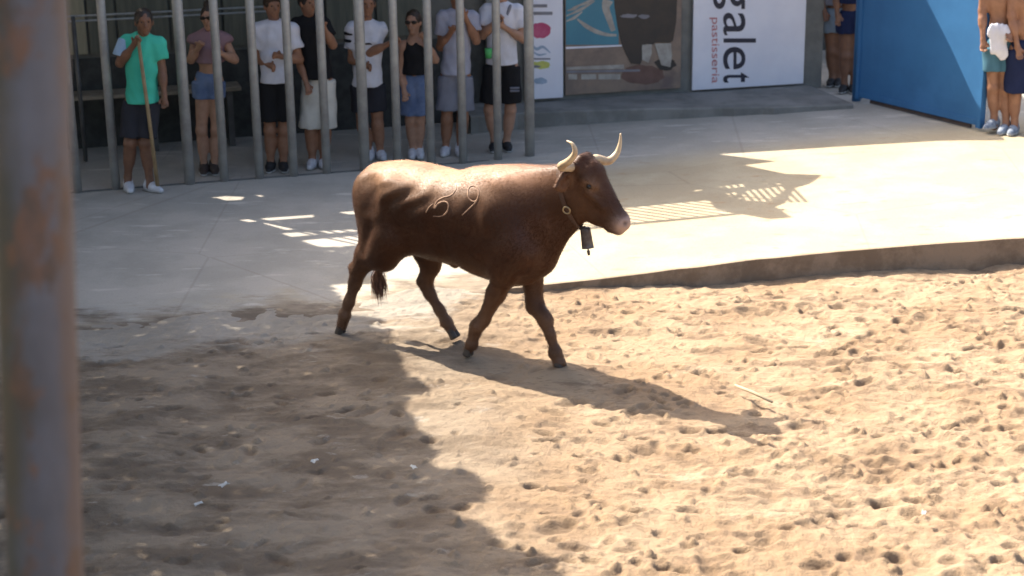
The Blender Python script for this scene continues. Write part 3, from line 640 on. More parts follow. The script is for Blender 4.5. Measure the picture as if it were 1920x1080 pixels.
# brisket, belly line
f.cap((.60, 0, .69), (.715, 0, .75), .125, .095, .08, (1, .72, 1))
f.cap((.22, 0, .70), (.50, 0, .65), .08, .085, .09, (1, 1, 1))
for s in (-1, 1):
    f.ell((-.17, s*.29, 1.10), (.10, .055, .085), .08, 's')      # hollow flank
    f.cap((-.52, s*.25, 1.16), (-.50, s*.30, 1.02), .05, .05, .10, op='s')     # between hip and pin bone
    f.cap((-.22, s*.105, 1.04), (.42, s*.10, 1.05), .145, .15, .08, (1, 1, 1))
    f.cap((.80, s*.235, 1.22), (.84, s*.21, .92), .05, .05, .10, op='s')   # in front of the shoulder
    f.cap((.36, s*.30, 1.12), (.37, s*.32, .80), .035, .035, .09, op='s')      # behind the shoulder
f.cap((.0, 0, .66), (.03, 0, .612), .035, .022, .05)
# neck and dewlap
f.cap((.58, 0, 1.055), (.93, 0, 1.225), .240, .155, .10, (1, .56, 1))
f.cap((.62, 0, 1.15), (.93, 0, 1.30), .15, .10, .08, (1, .62, 1))
f.cap((.71, 0, .86), (.955, 0, 1.06), .075, .055, .09, (1, .42, 1))
# head
f.ell((1.065, 0, 1.375), (.105, .094, .098), .06)
f.cap((1.095, 0, 1.325), (1.275, 0, 1.125), .112, .066, .05, (1, .80, 1))
f.cap((1.00, 0, 1.235), (1.16, 0, 1.115), .105, .062, .06, (1, .70, 1))
f.cap((1.14, 0, 1.10), (1.285, 0, 1.055), .05, .040, .04, (1, .95, 1))
f.ell((1.318, 0, 1.082), (.066, .060, .064), .03)
f.cap((1.245, 0, 1.045), (1.305, 0, 1.030), .040, .034, .02, (1, 1.1, 1))
f.cap((1.05, -.04, 1.465), (1.05, .04, 1.465), .035, .035, .03)             # poll tuft
for s in (-1, 1):
    f.cap((1.105, s*.088, 1.348), (1.165, s*.080, 1.315), .024, .018, .03)   # brow
    f.cap((1.13, s*.082, 1.272), (1.22, s*.058, 1.175), .020, .014, .03)     # cheek bone
    f.cap((1.03, s*.07, 1.425), (1.03, s*.105, 1.430), .036, .034, .03)      # horn boss
    f.ell((1.142, s*.108, 1.312), (.020, .013, .014), .012, 's')
    f.ell((1.372, s*.036, 1.088), (.016, .011, .013), .010, 's')
    f.cap((1.345, s*.050, 1.043), (1.235, s*.075, 1.062), .006, .005, .008, op='s')
    # ear: a leaf-shaped shell with a hollow facing forward
    e0 = np.array((1.020, s*.085, 1.375)); e1 = np.array((.992, s*.165, 1.340)); e2 = np.array((.980, s*.250, 1.315))
    f.cap(e0, e1, .026, .056, .02, (.45, 1, 1)); f.cap(e1, e2, .056, .014, .02, (.45, 1, 1))
    f.cap(e1+(.024, -s*.01, -.002), e1+(.020, s*.055, -.010), .038, .016, .01, (.5, 1, 1), op='s')
def leg(pts, rad, sqs, k=.035):
    for i in range(len(pts)-1): f.cap(pts[i], pts[i+1], rad[i], rad[i+1], k, sqs)
A = lambda *q: np.array(q, float)
# right fore (near the camera, trailing), left fore (reaching), right hind (trailing), left hind (under the belly)
rf = [A(.53, -.135, .66), A(.44, -.12, .50), cloc(906, 600, -.10), cloc(893, 614, -.10), cloc(889, 628, -.10), cloc(884, 646, -.10)]
leg(rf, [.080, .062, .040, .041, .031, .032], (1, .85, 1))
lf = [A(.56, .135, .64), cloc(1003, 573, .11), cloc(1018, 592, .09), cloc(1024, 604, .09), cloc(1032, 628, .08), cloc(1041, 662, .08)]
leg(lf, [.086, .060, .044, .042, .032, .037], (1, .85, 1))
f.cap(cloc(1041, 662, .08), cloc(1049, 680, .08), .040, .046, .02)
rh = [A(-.40, -.155, .78), A(-.47, -.155, .66), cloc(688, 482, -.14), cloc(671, 507, -.14), cloc(666, 530, -.14), cloc(655, 566, -.14), cloc(646, 592, -.14)]
leg(rh, [.150, .125, .088, .055, .042, .036, .040], (1, .72, 1))
f.cap(cloc(671, 507, -.14), cloc(660, 500, -.14), .035, .020, .03)
lh = [A(-.36, .145, .78), A(-.30, .15, .62), cloc(808, 497, .14), cloc(797, 529, .14), cloc(806, 551, .14), cloc(825, 582, .14), cloc(838, 605, .14)]
leg(lh, [.15, .115, .066, .052, .038, .035, .038], (1, .74, 1))
f.cap(cloc(797, 527, .14), cloc(787, 527, .14), .030, .018, .03)
# fetlock to hoof
f.cap(cloc(884, 646, -.10), cloc(879, 655, -.10), .037, .034, .02)
f.cap(cloc(646, 592, -.14), cloc(641, 610, -.14), .040, .038, .02)
f.cap(cloc(838, 605, .14), cloc(846, 618, .14), .038, .036, .02)
for p_, r_ in ((cloc(894, 611, -.12), .046), (cloc(1024, 600, .10), .050)): f.ell(p_, (r_, r_*.85, r_*1.05), .02)      # knees
for p_, r_ in ((cloc(886, 645, -.10), .041), (cloc(1041, 660, .08), .046), (cloc(647, 590, -.14), .043), (cloc(837, 603, .14), .042)):
    f.ell(p_, (r_, r_*.95, r_), .02)
    for s in (-1, 1): f.ell(p_+A(-.032, s*.018, -.022), (.014, .011, .016), .008)      # dewclaws
for a_, b_ in ((cloc(666, 530, -.10), cloc(652, 580, -.10)), (cloc(806, 551, .10), cloc(830, 590, .10)), (cloc(1032, 628, .04), cloc(1038, 655, .04))):
    f.cap(a_+A(-.014, 0, 0), b_+A(-.012, 0, 0), .006, .006, .02, op='s')      # groove before the tendon
f.cap(A(-.50, -.265, .86), A(-.60, -.235, .66), .012, .012, .06, op='s')      # thigh muscles
f.cap(A(-.52, -.03, 1.0), A(-.66, -.0, .70), .03, .03, .05)
# soft muscle relief
ax = [f.o[i]+np.arange(f.n[i])*f.h for i in range(3)]; GA, GB, GC = np.meshgrid(*ax, indexing='ij')
f.v += (.004*np.sin(GA*34+GC*6)*np.exp(-((GC-.93)/.22)**2-((GA-.08)/.30)**2) + .011*np.sin(GA*36-GC*20+2*np.sin(GC*15+GA*5))*np.exp(-((GC-1.10)/.075)**2-((GA+.22)/.32)**2)*(abs(GB) > .05) + .006*np.sin(GA*30+GC*12)*np.exp(-((GC-1.05)/.2)**2-((GA-.78)/.13)**2) + .004*vnoise(GA*1.0+GB*.3, GC, 9, 60)*(GA < 1.0)).astype(np.float32)
cm = f.mesh('body'); smooth_mesh(cm, 2, .5)
# coat colour by place on the hide: markings, plus painted back sun, flank shade, belly bounce
Vc = np.zeros(len(cm.vertices)*3, np.float32); cm.vertices.foreach_get('co', Vc); Vc = Vc.reshape(-1, 3)
def near(c, r): return np.exp(-(np.linalg.norm((Vc-np.array(c))/np.array(r), axis=1))**2)[:, None]
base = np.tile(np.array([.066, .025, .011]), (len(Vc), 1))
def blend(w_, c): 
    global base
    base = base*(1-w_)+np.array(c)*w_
blend(np.clip(near((-.2, 0, 1.26), (.62, .3, .12))*1.2, 0, 1)*.95, (.50, .31, .195))  # sunlit top of the back painted into the coat
blend(near((.50, 0, 1.32), (.35, .25, .09))*.9, (.46, .26, .165))  # the same painted sun over the withers
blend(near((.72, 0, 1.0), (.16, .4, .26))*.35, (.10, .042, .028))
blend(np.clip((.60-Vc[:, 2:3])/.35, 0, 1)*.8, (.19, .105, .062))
blend(near((.2, 0, .58), (.5, .3, .10))*.5, (.19, .085, .035))  # warm bounce from the sand painted on the belly
blend(near((1.10, 0, 1.2), (.10, .2, .10))*.7, (.17, .085, .042))
blend(near((1.12, 0, 1.30), (.16, .2, .16))*.6, (.14, .070, .040))
blend(near((1.26, 0, 1.22), (.05, .1, .14))*.5, (.09, .045, .033))
for s in (-1, 1):
    blend(near((1.150, s*.10, 1.318), (.046, .05, .040))*.85, (.30, .175, .105))
    blend(near((1.0, s*.18, 1.32), (.06, .07, .05))*.75, (.26, .14, .08))
blend(np.clip(near((1.36, 0, 1.06), (.068, .1, .066))*1.9, 0, 1), (.42, .30, .25))
for s in (-1, 1): blend(near((1.372, s*.036, 1.088), (.018, .014, .015))*1., (.04, .02, .018))
for s in (-1, 1): blend(near((1.140, s*.105, 1.312), (.022, .03, .013)), (.03, .014, .010))
blend(np.clip(1-abs(Vc[:, 2:3]-(.52+.0*Vc[:, :1]))*0-1, 0, 1), (.2, .1, .06))
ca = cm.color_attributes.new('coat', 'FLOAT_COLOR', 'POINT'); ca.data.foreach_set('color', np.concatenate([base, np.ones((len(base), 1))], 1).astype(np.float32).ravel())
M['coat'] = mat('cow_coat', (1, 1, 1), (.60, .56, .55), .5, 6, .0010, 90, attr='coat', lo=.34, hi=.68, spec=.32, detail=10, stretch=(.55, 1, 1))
M['coat'].node_tree.nodes['Principled BSDF'].inputs['Sheen Weight'].default_value = .06
M['coat'].node_tree.nodes['Principled BSDF'].inputs['Sheen Tint'].default_value = (.9, .7, .55, 1)
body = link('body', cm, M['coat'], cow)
# hot-iron brand marks on the flank, laid on the hide
M['brand'] = mat('brand_scar', (.38, .235, .15), (.20, .11, .07), .7, 30)
tree_ = BVHTree.FromPolygons([v.co for v in cm.vertices], [p.vertices[:] for p in cm.polygons])
def to_local(P): d = P-CO; return np.array([d@CF, d@CLt, d[2]])
cam_l = to_local(CAM)
SCAR = []
def brand(pts, rad):
    out = []
    for p in spline([(*q, 0) for q in pts], 6):
        d = ray(p[0], p[1]); dl = np.array([d@CF, d@CLt, d[2]]); hit, nor, _, _ = tree_.ray_cast(Vector(cam_l), Vector(dl).normalized())
        if hit: out.append(hit-nor*rad*.25)
    SCAR.extend([tuple(o_) for o_ in out])
    if len(out) > 3:
        nn = len(out); link('brand_mark', tube_me(out, [rad*(.45+.55*math.sin(math.pi*(i+.5)/nn)**.5) for i in range(nn)], 8), M['brand'], cow)
bx = lambda x, y: (600+x/2.57, 280+y/2.57)
brand([bx(*q) for q in [(657, 168), (655, 195), (630, 222), (592, 233), (562, 252), (552, 285), (570, 262), (600, 252), (619, 268), (612, 300), (585, 322), (545, 322)]], .0065)
brand([bx(*q) for q in [(762, 238), (742, 252), (718, 238), (712, 205), (724, 180), (750, 178), (764, 205), (760, 236), (744, 262), (716, 288), (684, 318)]], .0065)
brand([bx(*q) for q in [(510, 305), (525, 280), (545, 262)]], .005)
# short hair lying back along the hide: thin blades rooted on the surface, coloured like the coat under them
nf = len(cm.polygons); fc_ = np.zeros(nf*3, np.float32); cm.polygons.foreach_get('center', fc_); fc_ = fc_.reshape(-1, 3); fn_ = np.zeros(nf*3, np.float32); cm.polygons.foreach_get('normal', fn_); fn_ = fn_.reshape(-1, 3)
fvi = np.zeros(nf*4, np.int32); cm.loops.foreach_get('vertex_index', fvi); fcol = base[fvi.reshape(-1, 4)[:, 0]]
NH = 230000; pk = rng.integers(0, nf, NH); muz = np.linalg.norm(fc_[pk]-np.array([1.36, 0, 1.06]), axis=1) > .075; pk = pk[muz]; sc_ = np.array(SCAR); far_ = np.ones(len(pk), bool)
for q in sc_: far_ &= np.linalg.norm(fc_[pk]-q+np.array([-.006, 0, -.004]), axis=1) > .011
pk = pk[far_]
c_, n_f = fc_[pk]+rng.normal(0, .0035, (len(pk), 3)), fn_[pk]
flow = np.array([-.75, 0, -.55])+rng.normal(0, .22, (len(pk), 3)); hx = c_[:, 0] > 1.03; flow[hx] = flow[hx]*[-1, 1, 1]
flow -= (flow*n_f).sum(1)[:, None]*n_f; flow /= np.linalg.norm(flow, axis=1)[:, None]+1e-6; sdv = np.cross(flow, n_f)
ln_ = rng.uniform(.008, .017, len(pk))[:, None]; wd_ = rng.uniform(.0008, .0016, len(pk))[:, None]
Vh = np.stack([c_-sdv*wd_-n_f*.001, c_+sdv*wd_-n_f*.001, c_+flow*ln_+n_f*ln_*.20], 1).reshape(-1, 3)
hm_ = bpy.data.meshes.new('coat_hair'); hm_.vertices.add(len(Vh)); hm_.vertices.foreach_set('co', Vh.astype(np.float32).ravel()); hm_.loops.add(len(Vh)); hm_.loops.foreach_set('vertex_index', np.arange(len(Vh), dtype=np.int32))
hm_.polygons.add(len(pk)); hm_.polygons.foreach_set('loop_start', np.arange(0, len(Vh), 3, dtype=np.int32)); hm_.update(calc_edges=True)
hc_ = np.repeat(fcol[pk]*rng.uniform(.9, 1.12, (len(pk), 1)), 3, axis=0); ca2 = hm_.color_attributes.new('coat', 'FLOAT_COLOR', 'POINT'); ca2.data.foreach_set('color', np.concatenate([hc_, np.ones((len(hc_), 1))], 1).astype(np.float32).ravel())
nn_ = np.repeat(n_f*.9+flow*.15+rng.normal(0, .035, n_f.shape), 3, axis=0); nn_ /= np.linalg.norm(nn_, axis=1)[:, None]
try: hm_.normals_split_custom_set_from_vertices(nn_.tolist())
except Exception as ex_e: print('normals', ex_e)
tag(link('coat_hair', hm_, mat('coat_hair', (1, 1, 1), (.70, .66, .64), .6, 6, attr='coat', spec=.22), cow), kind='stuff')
# horns
M['horn'] = mat('horn', (.55, .44, .29), (.38, .28, .18), .4, 14, .0015, 40, spec=.5, stretch=(1, 1, 1))
M['horntip'] = mat('horn_tip', (.22, .18, .15), (.15, .12, .1), .35, 14)
rhp = spline([A(1.035, -.085, 1.432), A(1.02, -.135, 1.432), cloc(1052, 312, -.20), cloc(1068, 301, -.245), cloc(1078, 286, -.265), cloc(1074, 271, -.27), cloc(1063, 264, -.265)], 7)
lhp = spline([A(1.045, .085, 1.432), A(1.065, .14, 1.432), cloc(1140, 302, .20), cloc(1155, 290, .245), cloc(1162, 272, .265), cloc(1164, 250, .27)], 7)
for p, r0 in ((rhp, .032), (lhp, .034)):
    n_ = len(p); link('horn', tube_me(p, [r0*(1-.10*(i/n_))*(1-(i/n_)**1.7*.86)*(1+.025*math.sin(i*1.3)*(i < n_*.5)) for i in range(n_)], 18), M['horn'], cow)
# eyes
M['eye'] = mat('eye', (.012, .008, .006), rough=.3, spec=.5)
for s in (-1, 1):
    bm = bmesh.new(); bmesh.ops.create_uvsphere(bm, u_segments=16, v_segments=10, radius=.0165); em = bpy.data.meshes.new('eye'); bm.to_mesh(em); bm.free(); em.shade_smooth()
    link('eye', em, M['eye'], cow, (1.141, s*.0985, 1.312))
# hooves: two claws each
M['hoof'] = mat('hoof', (.075, .058, .045), (.045, .035, .03), .6, 20)
def hoof(top, toe, r, up=.012):
    top = np.array(top); toe = np.array(toe); h = Field(np.minimum(top, toe)-.09, np.maximum(top, toe)+.09, .005)
    for s in (-1, 1):
        o = np.array([0, s*r*.48, 0]); h.frus(top+o*.9, toe+o, r*.62, r*.78, .0, (1, .8, 1), .012)
    if toe[2] < .05: h.above(.0)
    return link('hoof', h.mesh('hoof'), M['hoof'], cow)
hoof(cloc(880, 652, -.10), cloc(877, 666, -.10), .040)
hoof(cloc(1048, 677, .08), cloc(1052, 692, .08), .048)
hoof(cloc(642, 606, -.14), cloc(637, 626, -.14), .040)
hoof(cloc(845, 616, .14), cloc(855, 634, .14), .040)
# tail with its tuft
M['hair'] = mat('tail_hair', (.15, .07, .04), (.09, .04, .025), .6, 30)
tp = spline([A(-.60, 0, 1.215), A(-.685, 0, 1.17), A(-.735, .0, 1.03), A(-.745, 0, .82), A(-.70, 0, .62), A(-.635, 0, .46)], 6)
link('tail', tube_me(tp, list(np.linspace(.036, .016, len(tp))), 10), M['coat'] if False else mat('tail_coat', (.16, .065, .035), (.11, .045, .025), .6, 12), cow)
V, F = [], []
tt = random.Random(3)
for k in range(420):
    a = tt.uniform(0, 6.283); r = tt.uniform(0, 1)**.5; b = np.array([-.635+.012*math.cos(a)*r, .012*math.sin(a)*r, tt.uniform(.40, .50)])
    ln = tt.uniform(.10, .21); sp_ = .045; e = b+np.array([sp_*math.cos(a)*r+tt.uniform(-.01, .03), sp_*math.sin(a)*r, -ln]); m_ = (b+e)/2+np.array([.022*math.cos(a), .022*math.sin(a), .01])
    wv = np.array([math.sin(a*3), math.cos(a*5), 0])*.0022; i = len(V)
    V += [b-wv, b+wv, m_+wv, m_-wv, e]; F += [[i, i+1, i+2, i+3], [i+3, i+2, i+4]]
link('tail_tuft', mesh('tail_tuft', V, F), M['hair'], cow)
# bell on its strap: worn by the cow, a thing of its own
bell = empty('cowbell', CO, HEAD_ANG, 'dark metal cowbell with clapper hanging on a strap under the cow\'s throat', 'cowbell')
M['strap'] = mat('leather_strap', (.09, .045, .028), (.06, .03, .02), .6, 12)
M['bellm'] = mat('bell_metal', (.17, .14, .12), (.09, .07, .06), .45, 18, .001, 40, .6)
# strap follows the neck surface: cast from the neck's core outwards in a tilted plane
c0 = Vector((.955, 0, 1.185)); ua = Vector((.30, 0, -.95)).normalized(); va = Vector((0, 1, 0)); sp1, sp2 = [], []
nx_ = ua.cross(va).normalized()
for k in range(49):
    a = 2*math.pi*k/48; d = ua*math.cos(a)+va*math.sin(a); 
    hit, nor, _, _ = tree_.ray_cast(c0+d*.5, -d)
    r_ = (hit-c0).length if hit else .15; sp1.append((c0, d, min(r_, .26)))
Vv, Ff = [], []
for i, (c, d, r_) in enumerate(sp1):
    for hh, rr in ((-.016, .001), (.016, .001), (.016, .007), (-.016, .007)): Vv.append(c+d*(r_+rr)+nx_*hh)
for i in range(48):
    for q in range(4): a = i*4+q; b = i*4+(q+1) % 4; Ff.append([a, b, b+4, a+4])
link('strap', mesh('strap', Vv, Ff), M['strap'], bell)
rc = cloc(1063, 393, -.12); d = ray(1063, 393); hit, nor, _, _ = tree_.ray_cast(Vector(cam_l), Vector((d@CF, d@CLt, d[2])).normalized())
if hit:
    e1_ = nor.orthogonal().normalized(); e2_ = nor.cross(e1_); hh = hit+nor*.008
    link('ring', tube_me([hh+(e1_*math.cos(t*.3142)+e2_*math.sin(t*.3142))*.024 for t in range(21)], .0055, 8, False), mat('brass', (.45, .36, .22), rough=.4, metal=.6), bell)
bt = Vector(cloc(1097, 426, -.0)); bb = Vector(cloc(1102, 462, -.0)); bd = (bb-bt).normalized(); bs = bd.orthogonal().normalized()
bt0 = c0+ua*(sp1[0][2]+.004)
link('hanger', tube_me([bt0, (bt0+bt)/2, bt], .010, 8), M['strap'], bell)
Vv, Ff = [], []; up2 = bd.cross(Vector((0, 1, 0))).normalized(); yv = Vector((0, 1, 0)); nseg = 20
prof = [(0, 0), (0, .026), (.006, .035), (.03, .036), (.10, .039), (.135, .041), (.137, .043), (.135, .038), (.02, .033)]
for t, r_ in prof:
    for k in range(nseg): a = 2*math.pi*k/nseg; Vv.append(bt+bd*t+(up2*math.cos(a)+yv*math.sin(a)*.85)*r_)
for i in range(len(prof)-1):
    for k in range(nseg): a = i*nseg+k; b = i*nseg+(k+1) % nseg; Ff.append([a, b, b+nseg, a+nseg])
bo = link('bell', mesh('bell', Vv, Ff, True), M['bellm'], bell)
link('clapper', tube_me([bt+bd*.03, bt+bd*.15, bt+bd*.158, bt+bd*.185], [.004, .005, .011, .008], 10), M['bellm'], bo)
#@@PEOPLE@@
GP = 'spectators standing at the pipe barrier'
# ------------------------------------------------------------------ people
M['skin'] = mat('skin_tanned', (.30, .155, .095), (.25, .125, .075), .5, 14, spec=.35)
M['skin2'] = mat('skin_fair', (.40, .23, .155), (.34, .19, .125), .5, 14, spec=.35)
M['skin3'] = mat('skin_brown', (.20, .10, .06), (.16, .08, .05), .5, 14, spec=.35)
M['hairb'] = mat('hair_black', (.014, .010, .008), (.025, .018, .014), .5, 40)
M['hairbr'] = mat('hair_brown', (.05, .03, .018), (.03, .02, .012), .5, 40)
M['sole'] = mat('shoe_sole', (.45, .45, .44), rough=.7)
def cloth(name, c, c2=None): return mat(name, c, c2 or tuple(v*.85 for v in c), .9, 5, .0015, 50, spec=.15)
def person(feet, J, skin, shirt, shorts, shoes, label, hair='short', hairmat=None, female=False, sleeve=.5, shirt_hem=None, shorts_hem=None,
           group=None, glasses=False, face=(0, -1), extra=None, shirt_kind='tee', res=.0105, J_front=False, shorts_loose=1.0, crop=None):
    """J: joints measured in the picture as (px, py, metres nearer (+) or farther (-) than the feet)"""
    if group == GP and not J_front: feet = (feet[0], feet[1]-9)
    G = ground(*feet); plane = np.array([0., 1, 0])
    def W(q):
        px, py = q[:2]; dy = q[2] if len(q) > 2 else 0.
        return on_plane(px, py, G-np.array([0, dy, 0]), plane)-G
    J = {k: W(v) for k, v in J.items()}
    root = empty('person', G, 0, label, 'person', group)
    al = np.array(list(J.values())); lo = al.min(0)-.28; hi = al.max(0)+.30; lo[2] = -.02
    b = Field(lo, hi, res); fs = .92 if female else 1.
    fc = np.array([face[0], face[1], 0.]); fc /= np.linalg.norm(fc); sd = np.array([-fc[1], fc[0], 0])
    Rh = np.stack([sd, fc, np.array([0, 0, 1.])], 1)
    hd = J['head']; sl_, sr = J['sl'], J['sr']; mid = (sl_+sr)/2; hipc = (J['hl']+J['hr'])/2; hw = abs(sr[0]-sl_[0])/2
    # head with face, neck
    b.ell(hd+[0, 0, .02], (.074*fs, .094*fs, .105*fs), .02, rot=Rh)
    b.cap(hd+fc*.030+[0, 0, -.045], hd+fc*.050+[0, 0, -.088], .052*fs, .030*fs, .03)      # jaw, chin
    b.cap(hd+fc*.090+[0, 0, .012], hd+fc*.106+[0, 0, -.022], .010, .015, .012)      # nose
    b.cap(hd+fc*.082+sd*.02+[0, 0, -.052], hd+fc*.082-sd*.02+[0, 0, -.052], .009, .009, .012)   # lips
    for s in (-1, 1):
        b.ell(hd+fc*.088+sd*s*.032+[0, 0, .014], (.016, .008, .009), .012, 's'); b.ell(hd+sd*s*.080*fs+[0, 0, -.005], (.010, .022, .032), .008, rot=Rh)
        b.cap(hd+fc*.086+sd*s*.018+[0, 0, .034], hd+fc*.080+sd*s*.048+[0, 0, .034], .009, .007, .012)
    b.cap(hd+[0, 0, -.06]-fc*.012, mid+[0, 0, .03], .050*fs, .058*fs, .04)
    # torso under the clothes
    b.cap(sl_+[.0, 0, -.01], sr+[0, 0, -.01], .048*fs, .048*fs, .04)
    b.ell(mid*.75+hipc*.25+[0, 0, -.02], (max(.10, hw*.92), .105, .20), .06); b.ell(mid*.35+hipc*.65, (max(.09, hw*.70), .088, .17), .05)
    b.ell(hipc+[0, 0, .03], (.110, .080, .10), .04)
    def limb(a, c, d, ra, rb, rc_, rd, k=.03, bulge=None):
        b.cap(a, c, ra, rb, k); b.cap(c, d, rb, rc_, k)
        m_ = c*.68+d*.32; b.cap(m_, c*.55+d*.45, rd, rd*.92, .04)
    for q in 'lr':
        limb(J['s'+q], J['e'+q], J['w'+q], .050*fs, .040*fs, .026*fs, .040*fs)
        hip = J['h'+q]; kn = J['k'+q]; an = J['a'+q]
        b.cap(hip, kn, .080, .056*fs, .04); b.cap(kn, an+[0, 0, .02], .054*fs, .036*fs, .03); b.cap(kn*.75+an*.25+[0, .022, 0], kn*.5+an*.5+[0, .018, 0], .053*fs, .045*fs, .05)
        b.ell(kn+[0, -.012, .0], (.050*fs, .052*fs, .055), .03)
        b.cap(an+[0, 0, .02], an*[1, 1, 0]+[0, -.02, .055], .036, .038, .02)
        # hand: palm, four curled fingers, thumb
        e_, w_ = J['e'+q], J['w'+q]; u = w_-e_; u /= np.linalg.norm(u); side = np.cross(u, [0, 1., 0]); side = side/(np.linalg.norm(side)+1e-6)
        if abs(u[1]) > .9: side = np.array([1., 0, 0])
        nrm_ = np.cross(side, u); nrm_ *= -1 if nrm_[1] > 0 else 1; pc = w_+u*.045
        b.cap(w_+u*.005, pc+u*.02, .024, .029, .02)
        for k, (off, ln) in enumerate(((-.030, .066), (-.010, .076), (.010, .071), (.029, .056))):
            r0 = pc+side*off*.95+u*.030; r1 = r0+u*ln*.5+nrm_*.012; r2 = r1+u*ln*.18+nrm_*.032
            b.cap(r0, r1, .0105, .0098, .006); b.cap(r1, r2, .0098, .0088, .006)
        th = (-1 if q == 'l' else 1)*-1
        b.cap(w_+u*.025+side*th*.022, w_+u*.055+side*th*.050+nrm_*.012, .013, .011, .012); b.cap(w_+u*.055+side*th*.050+nrm_*.012, w_+u*.080+side*th*.048+nrm_*.030, .011, .010, .006)
    body = b.mesh('body'); smooth_mesh(body, 1, .4)
    link('body', body, M[skin], root)
    # shirt
    if shirt:
        hem = W((feet[0], shirt_hem))[2] if shirt_hem else hipc[2]
        c = Field(lo, hi, .0125)
        up_ = hw
        if shirt_kind == 'tee':
            c.cap(sl_+[0, 0, .0], sr+[0, 0, .0], .066, .066, .05)
            c.cap(mid+[0, 0, .03], mid+[0, 0, -.05], .068, .09, .05)
            c.ell(mid*.72+hipc*.28+[0, 0, -.01], (max(.125, hw*1.04), .135, .24), .07)
            c.cap(mid*.45+hipc*.55, np.array([hipc[0], hipc[1], hem-.15]), max(.138, hw*.94), max(.168, hw*1.04), .06, (1, .92, 1))
            for q in 'lr':
                s0, e0 = J['s'+q], J['e'+q]; c.frus(s0, s0+(e0-s0)*sleeve*1.25, .068, .078, .045)
        else:
            c.ell(mid*.70+hipc*.30, (max(.115, hw*.86), .125, .19), .05); c.cap(mid*.4+hipc*.6, np.array([hipc[0], hipc[1], hem-.10]), .126, .140, .05, (1, .95, 1))
            for s in (-1, 1): c.cap(mid+[s*hw*.50, 0, .045], mid+[s*hw*.5, -.05, -.08], .028, .05, .04)
        c.wrinkle(.0058, (34, 26, 21), feet[0]*.13)
        c.above(hem)
        if crop: c.above(W((feet[0], crop))[2])
        sm_ = c.mesh('shirt'); link('shirt' if shirt_kind == 'tee' else 'tank_top', sm_, shirt, root)
    # shorts
    if shorts:
        hz = W((feet[0], shorts_hem))[2]; c = Field(lo, hi, .0125)
        c.cap(J['hl']+[.035, 0, .03], J['hr']+[-.035, 0, .03], .104, .104, .05, (1, 1, 1))
        wz = hipc[2]+.10
        for q in 'lr':
            h0 = J['h'+q]; k0 = J['k'+q]; t = (h0[2]-hz)/(h0[2]-k0[2]+1e-6); end = h0+(k0-h0)*t
            c.frus(h0+[0, 0, .0], end, .104, .106*shorts_loose, .02, (1, 1, 1))
        c.wrinkle(.0045, (36, 28, 15), feet[0]*.31); c.below(wz)
        link('shorts', c.mesh('shorts'), shorts, root)
    # hair
    if hair:
        c = Field(hd-.22, hd+.22, .0095)
        c.ell(hd+[0, 0, .035]-fc*.014, (.087*fs, .100*fs, .102*fs), .0, rot=Rh)
        if hair == 'bun': c.ell(hd+[0, .02, .135], (.05, .05, .04), .02)
        if hair == 'long': c.cap(hd-fc*.06+[0, 0, -.02], hd-fc*.065+[0, 0, -.17], .070, .05, .03, (1.1, .6, 1))
        if hair in ('curly', 'tuft'): c.ell(hd+[0, 0, .095]+fc*.02, (.075, .08, .05), .03)
        c.wrinkle(.003, (90, 80, 70), feet[0]); 
        cut = hd+fc*.066+[0, 0, -.012]   # clear the face
        c.cap(hd+fc*.125+[0, 0, .0], hd+fc*.115+[0, 0, -.08], .066, .075, .01, (1.1, 1, 1), op='s'); c.above(hd[2]-(.03 if hair != 'long' else .22))
        link('hair', c.mesh('hair'), M[hairmat or 'hairb'], root)
    for s in (-1, 1):
        bm = bmesh.new(); bmesh.ops.create_uvsphere(bm, u_segments=8, v_segments=6, radius=.0085); em = bpy.data.meshes.new('eye'); bm.to_mesh(em); bm.free()
        link('eye', em, M['eye'], root, tuple(hd+fc*.082+sd*s*.032+np.array([0, 0, .014])))
    if glasses:
        g_ = [hd+fc*.02+sd*.084+[0, 0, .016]]+[hd+fc*.096*math.cos(a)**.35+sd*.07*math.sin(a)+[0, 0, .016] for a in (1.1, .5, 0, -.5, -1.1)]+[hd+fc*.02-sd*.084+[0, 0, .016]]
        c = Field(hd-.14, hd+.14, .007)
        for s in (-1, 1): c.ell(hd+fc*.099+sd*s*.034+[0, 0, .014], (.030, .009, .021), .004, rot=Rh); c.cap(hd+fc*.095+sd*s*.062+[0, 0, .02], hd-fc*.01+sd*s*.080+[0, 0, .015], .005, .004, .004)
        c.cap(hd+fc*.104+sd*.02+[0, 0, .018], hd+fc*.104-sd*.02+[0, 0, .018], .005, .005, .004)
        link('sunglasses', c.mesh('sunglasses'), M['eye'], root)
    # shoes
    for q in 'lr':
        an = J['a'+q]; tz = J['a'+q][2]-.075; tz = max(0., tz) if tz > .04 else 0.; fo = J.get('t'+q)
        dirn = (fo-an) if fo is not None else fc.copy(); dirn = dirn*[1, 1, 0]; dirn = dirn/np.linalg.norm(dirn)
        c = Field(an*[1, 1, 0]+[-.26, -.30, -.02+tz], an*[1, 1, 0]+[.26, .26, .18+tz], .009); o = an*[1, 1, 0]+[0, 0, tz]
        c.cap(o-dirn*.035+[0, 0, .05], o+dirn*.06+[0, 0, .048], .046, .044, .02); c.cap(o+dirn*.06+[0, 0, .04], o+dirn*.150+[0, 0, .030], .044, .032, .03, (1, 1, .9)); c.cap(o-dirn*.02+[0, 0, .055], o-dirn*.01+[0, 0, .10], .044, .042, .02)
        c.above(tz+.012); s_ = link('shoe', c.mesh('shoe'), shoes, root)
